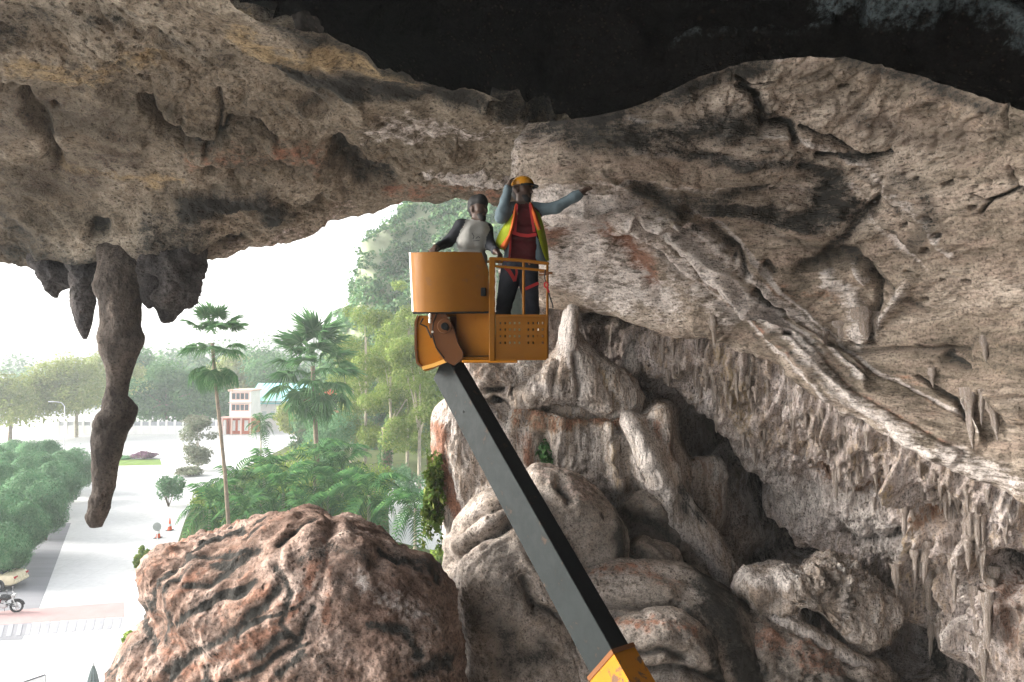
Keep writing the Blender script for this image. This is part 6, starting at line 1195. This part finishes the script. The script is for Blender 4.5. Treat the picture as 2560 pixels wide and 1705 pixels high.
shell(p1, [(hd_c + f1 * .035 + np.array([0, 0, -.045]), hd_c + f1 * .047 + np.array([0, 0, -.079]), .060, .046, 0), (hd_c + f1 * .062 + np.array([0, 0, -.097]), hd_c + f1 * .066 + np.array([0, 0, -.102]), .029, .027, 0)], 'beard', M_HAIR)
tr_ = lambda pts, dy: [Vector(PP(x, y, dy).tolist()) for x, y in pts]
MB().strip(tr_([(585, 545), (600, 570), (592, 590)], -.118), .006, .004, (0, -1, 0)).strip(tr_([(612, 585), (630, 570), (642, 580)], -.116), .006, .004, (0, -1, 0)).strip(tr_([(595, 602), (640, 598)], -.117), .005, .004, (0, -1, 0)).build('shirt_print', M_BLACKC, p1)
# man on the right: helmet, hi-vis vest, red harness, one arm stretched out
hd_c = PP(948, 228, 0); nk = PP(940, 325, .02); sL, sR = PP(868, 362), PP(1038, 362, .01)
f2 = np.array([.85, -.5, 0]); f2 /= np.linalg.norm(f2)
pr = head_prims(hd_c, .85, -.5, 1.02) + [(hd_c + np.array([-.015, .01, -.06]), nk, .056, .06, 0)]
pr += [(PP(912, 410), PP(1000, 410), .125, .12, 6, (1, .85, 1)), (PP(905, 520), PP(995, 520), .125, .12, 6, (1, .85, 1)), (PP(900, 640), PP(985, 640), .125, .12, 6, (1, .85, 1)), (PP(895, 735), PP(980, 735), .12, .12, 6, (1, .85, 1)), (nk + np.array([-.05, 0, -.05]), nk + np.array([.05, 0, -.05]), .065, .06, 5)]
eL, wL = PP(795, 425, -.10), PP(842, 232, -.10); eR, wR_ = PP(1190, 352, -.03), PP(1322, 276, -.05)
pr += [(nk + np.array([-.06, 0, -.06]), sL, .062, .08, 5), (nk + np.array([.06, 0, -.06]), sR, .058, .074, 5)] + limb(sL, eL, wL, (.076, .064, .042), (5, 5)) + limb(sR, eR, wR_, (.07, .056, .048), (5, 5))
pr += [(wR_, wR_ + (wR_ - eR) * .18, .05, .046, 5)]
pr += hand_prims(wL, np.array([.02, .03, .1]), (1, .3, 0), 1, .35) + hand_prims(wR_ + (wR_ - eR) * .2, (wR_ - eR) + np.array([0, 0, .02]), (0, -.4, -1), 1, .25)
hipL, hipR = PP(868, 800), PP(985, 800); kL, kR = PP(805, 1105, -.06), PP(1012, 1105, -.05); aL, aR = PP(792, 1370), PP(1010, 1370); aL[2] = aR[2] = FZ + .09
pr += [(hipL, kL, .112, .076, 3), (kL, aL, .074, .056, 3), (hipR, kR, .108, .074, 3), (kR, aR, .072, .056, 3), (PP(895, 775), PP(972, 775), .112, .112, 3)]
for a in (aL, aR): q = a.copy(); q[2] = FZ + .048; pr += [(q + np.array([0, .05, 0]), q + np.array([.04, -.15, -.008]), .048, .038, 4), (a, q, .05, .046, 4)]
p2 = person('man in yellow helmet, hi-vis vest and red harness, pointing at the rock with one arm', pr, (PP(925, 800)[0], 7.25, FZ))
# helmet: dome, brim, dark ear muff band at the back
c = hd_c + np.array([.0, 0, .055]); m = MB(); n = 24; V = []; rings = 9
for i in range(rings):
    a = i / (rings - 1) * R(88); 
    for k in range(n): b = 2*math.pi*k/n; V.append(Vector((c + f2 * (.128 * math.cos(a) * math.cos(b)) + np.array([-f2[1], f2[0], 0]) * (.104 * math.cos(a) * math.sin(b)) + np.array([0, 0, .105 * math.sin(a)])).tolist()))
fs = [(i*n + k, i*n + (k+1) % n, (i+1)*n + (k+1) % n, (i+1)*n + k) for i in range(rings-1) for k in range(n)] + [tuple((rings-1)*n + k for k in range(n)), tuple(range(n))[::-1]]
he = m.poly(V, fs).build('helmet', M_HELM, p2, True)
m = MB(); V = []
for k in range(13):
    b = R(-75 + 150 * k / 12); s2 = np.array([-f2[1], f2[0], 0])
    for (rf, rs, dz) in ((.122, .100, .012), (.122 + .062 * math.cos(b), .108, -.014), (.122 + .062 * math.cos(b), .108, -.022), (.118, .098, 0.0)): V.append(Vector((c + f2 * rf * math.cos(b) + s2 * rs * math.sin(b) + np.array([0, 0, dz])).tolist()))
fs = [(4*k + j, 4*k + (j+1) % 4, 4*(k+1) + (j+1) % 4, 4*(k+1) + j) for k in range(12) for j in range(4)] + [(0, 1, 2, 3), (51, 50, 49, 48)]
MB().poly(V, fs).build('brim', M_STEELB, he, True)
shell(p2, [(hd_c - f2 * .06 + np.array([-.01, .02, .02]), hd_c - f2 * .085 + np.array([-.01, .02, .08]), .07, .06, 0), (hd_c - f2 * .07 + np.array([0, 0, -.03]), hd_c - f2 * .06 + np.array([0, 0, -.05]), .05, .045, 0)], 'hair', M_HAIR)
shell(p2, [(hd_c + f2 * .035 + np.array([0, 0, -.05]), hd_c + f2 * .047 + np.array([0, 0, -.08]), .060, .046, 0), (hd_c + f2 * .063 + np.array([0, 0, -.098]), hd_c + f2 * .067 + np.array([0, 0, -.103]), .029, .027, 0)], 'beard', M_HAIR)
# vest: thick cloth panels hanging from the shoulders
def cloth(name, rows, mat, th=.014, parent=p2):
    """rows of (left x, y, left depth, right x, right y, right depth)"""
    V = []; m_ = 5; n_ = len(rows)
    for off in (0, th):
        for (x0, y0, d0, x1, y1, d1) in rows:
            for k in range(m_): t = k / (m_ - 1); V.append(Vector(PP(x0 + (x1 - x0) * t, y0 + (y1 - y0) * t, d0 + (d1 - d0) * t - .02 * math.sin(t * math.pi) + off).tolist()))
    N = n_ * m_; f = []
    for i in range(n_ - 1):
        for k in range(m_ - 1): a = i * m_ + k; f += [(a, a+1, a+m_+1, a+m_), (N+a, N+a+m_, N+a+m_+1, N+a+1)]
    for i in range(n_ - 1):
        for k in (0, m_ - 1): a = i*m_ + k; f.append((a, a+m_, N+a+m_, N+a))
    for k in range(m_ - 1):
        for i in (0, n_ - 1): a = i*m_ + k; f.append((a, a+1, N+a+1, N+a))
    return MB().poly(V, f).build(name, mat, parent, True)
vl = cloth('vest', [(868, 352, -.02, 902, 330, -.06), (850, 430, -.08, 915, 410, -.13), (822, 470, -.07, 880, 480, -.135), (778, 530, -.03, 858, 545, -.125), (752, 590, .0, 840, 600, -.115), (733, 628, .02, 812, 668, -.10)], M_YEL)
cloth('vest_stripe', [(892, 336, -.09, 908, 330, -.10), (872, 440, -.145, 900, 425, -.155), (862, 500, -.15, 884, 505, -.155), (845, 560, -.148, 862, 575, -.15), (815, 600, -.13, 848, 620, -.14), (782, 640, -.10, 822, 665, -.13)], M_ORN)
cloth('vest', [(1005, 325, -.06, 1036, 340, -.02), (1015, 420, -.13, 1070, 400, -.08), (1045, 520, -.125, 1098, 480, -.06), (1068, 600, -.10, 1118, 560, -.02), (1090, 670, -.06, 1134, 640, .02), (1118, 735, -.02, 1142, 728, .03)], M_YEL)
cloth('vest_stripe', [(996, 322, -.09, 1018, 330, -.08), (1012, 400, -.145, 1042, 395, -.13), (1032, 470, -.15, 1064, 460, -.125), (1056, 530, -.14, 1080, 515, -.115)], M_ORN)
cloth('shirt_tail', [(1045, 560, -.07, 1070, 600, -.04), (1042, 640, -.07, 1098, 660, -.03), (1040, 740, -.07, 1130, 745, -.01)], M_GREYC)
cloth('shirt_tail', [(842, 600, -.09, 860, 600, -.11), (822, 660, -.07, 860, 660, -.11), (808, 715, -.04, 862, 715, -.10)], M_GREYC)
hs_ = MB(); S_ = lambda pts, dy, w: hs_.strip(tr_(pts, dy), w, .008, (0, -1, 0))
S_([(850, 540), (880, 545), (930, 562), (985, 568), (1045, 558)], -.138, .034); S_([(905, 345), (900, 430), (892, 540)], -.135, .028); S_([(1000, 340), (1012, 430), (1030, 540)], -.135, .028); S_([(862, 560), (858, 660), (850, 745)], -.132, .02)
hs_.build('harness', M_REDS, p2)
hs_ = MB(); hs_.strip(tr_([(815, 785), (850, 815), (878, 860), (893, 890)], -.128), .036, .008, (0, -1, 0)).strip(tr_([(965, 945), (1010, 925), (1062, 902)], -.115), .032, .008, (0, -1, 0)); hs_.strip(tr_([(893, 890), (905, 830), (900, 790)], -.12), .022, .008, (0, -1, 0)); hs_.build('leg_strap', M_REDS, p2)
# lanyard hanging over the outside of the basket
t = empty('safety_lanyard', B(1112, 800, DF - .03), 'red hooked safety lanyard hanging from the right end of the basket rail', 'lanyard')
MB().tube([B(1112, 798, DF - .03), B(1108, 850, DF - .03), B(1116, 890, DF - .03)], .006, 6).tube([B(1128, 930, DF - .03), B(1145, 990, DF - .03), B(1166, 1052, DF - .03), B(1168, 1075, DF - .03)], .006, 6).build('rope', M_BLACKC, t)
MB().tube([B(1120 + 13 * math.cos(a), 907 + 20 * math.sin(a), DF - .03) for a in np.linspace(0, 2*math.pi, 13)], .009, 6, False).strip([B(1124, 925, DF - .03), B(1140, 962, DF - .03)], .02, .012, (0, -1, 0)).build('hook', M_REDS, t)
# tools between the legs: pale tool bag strap behind the rail
t = empty('tool_bag', B(905, 1400, 7.45), 'pale green cloth bag standing on the basket floor between the legs', 'bag'); t.location.z = FZ
V = [(-.10, -.05, 0), (.12, -.05, 0), (.12, .07, 0), (-.10, .07, 0), (-.09, -.05, .5), (.10, -.05, .46), (.10, .06, .46), (-.09, .06, .5), (-.02, -.01, .74), (.03, -.01, .74), (.03, .02, .74), (-.02, .02, .74)]
f = [(3, 2, 1, 0), (8, 9, 10, 11)] + [(4*j + i, 4*j + (i+1) % 4, 4*(j+1) + (i+1) % 4, 4*(j+1) + i) for j in range(2) for i in range(4)]
link('sack', MB().poly(V, f).mesh('sack', plain('pale_green_canvas', (.34, .40, .36), .9, .1, var=.2, scale=10, bump=.03), True), t)

# ------------------------------------------------------------------ air
t = NT('haze_air'); pv = t.n('ShaderNodeVolumePrincipled'); pv.inputs['Color'].default_value = (.90, .96, .97, 1); pv.inputs['Density'].default_value = .0006; pv.inputs['Anisotropy'].default_value = .2
t.l(pv.outputs[0], t.out.inputs['Volume']); M_HAZE = t.m
hz = MB().box((0, 0, 34), (720, 720, 70.4)).build('haze', M_HAZE); tag(hz, 'thin white tropical haze filling the air of the valley', 'haze', kind='stuff')
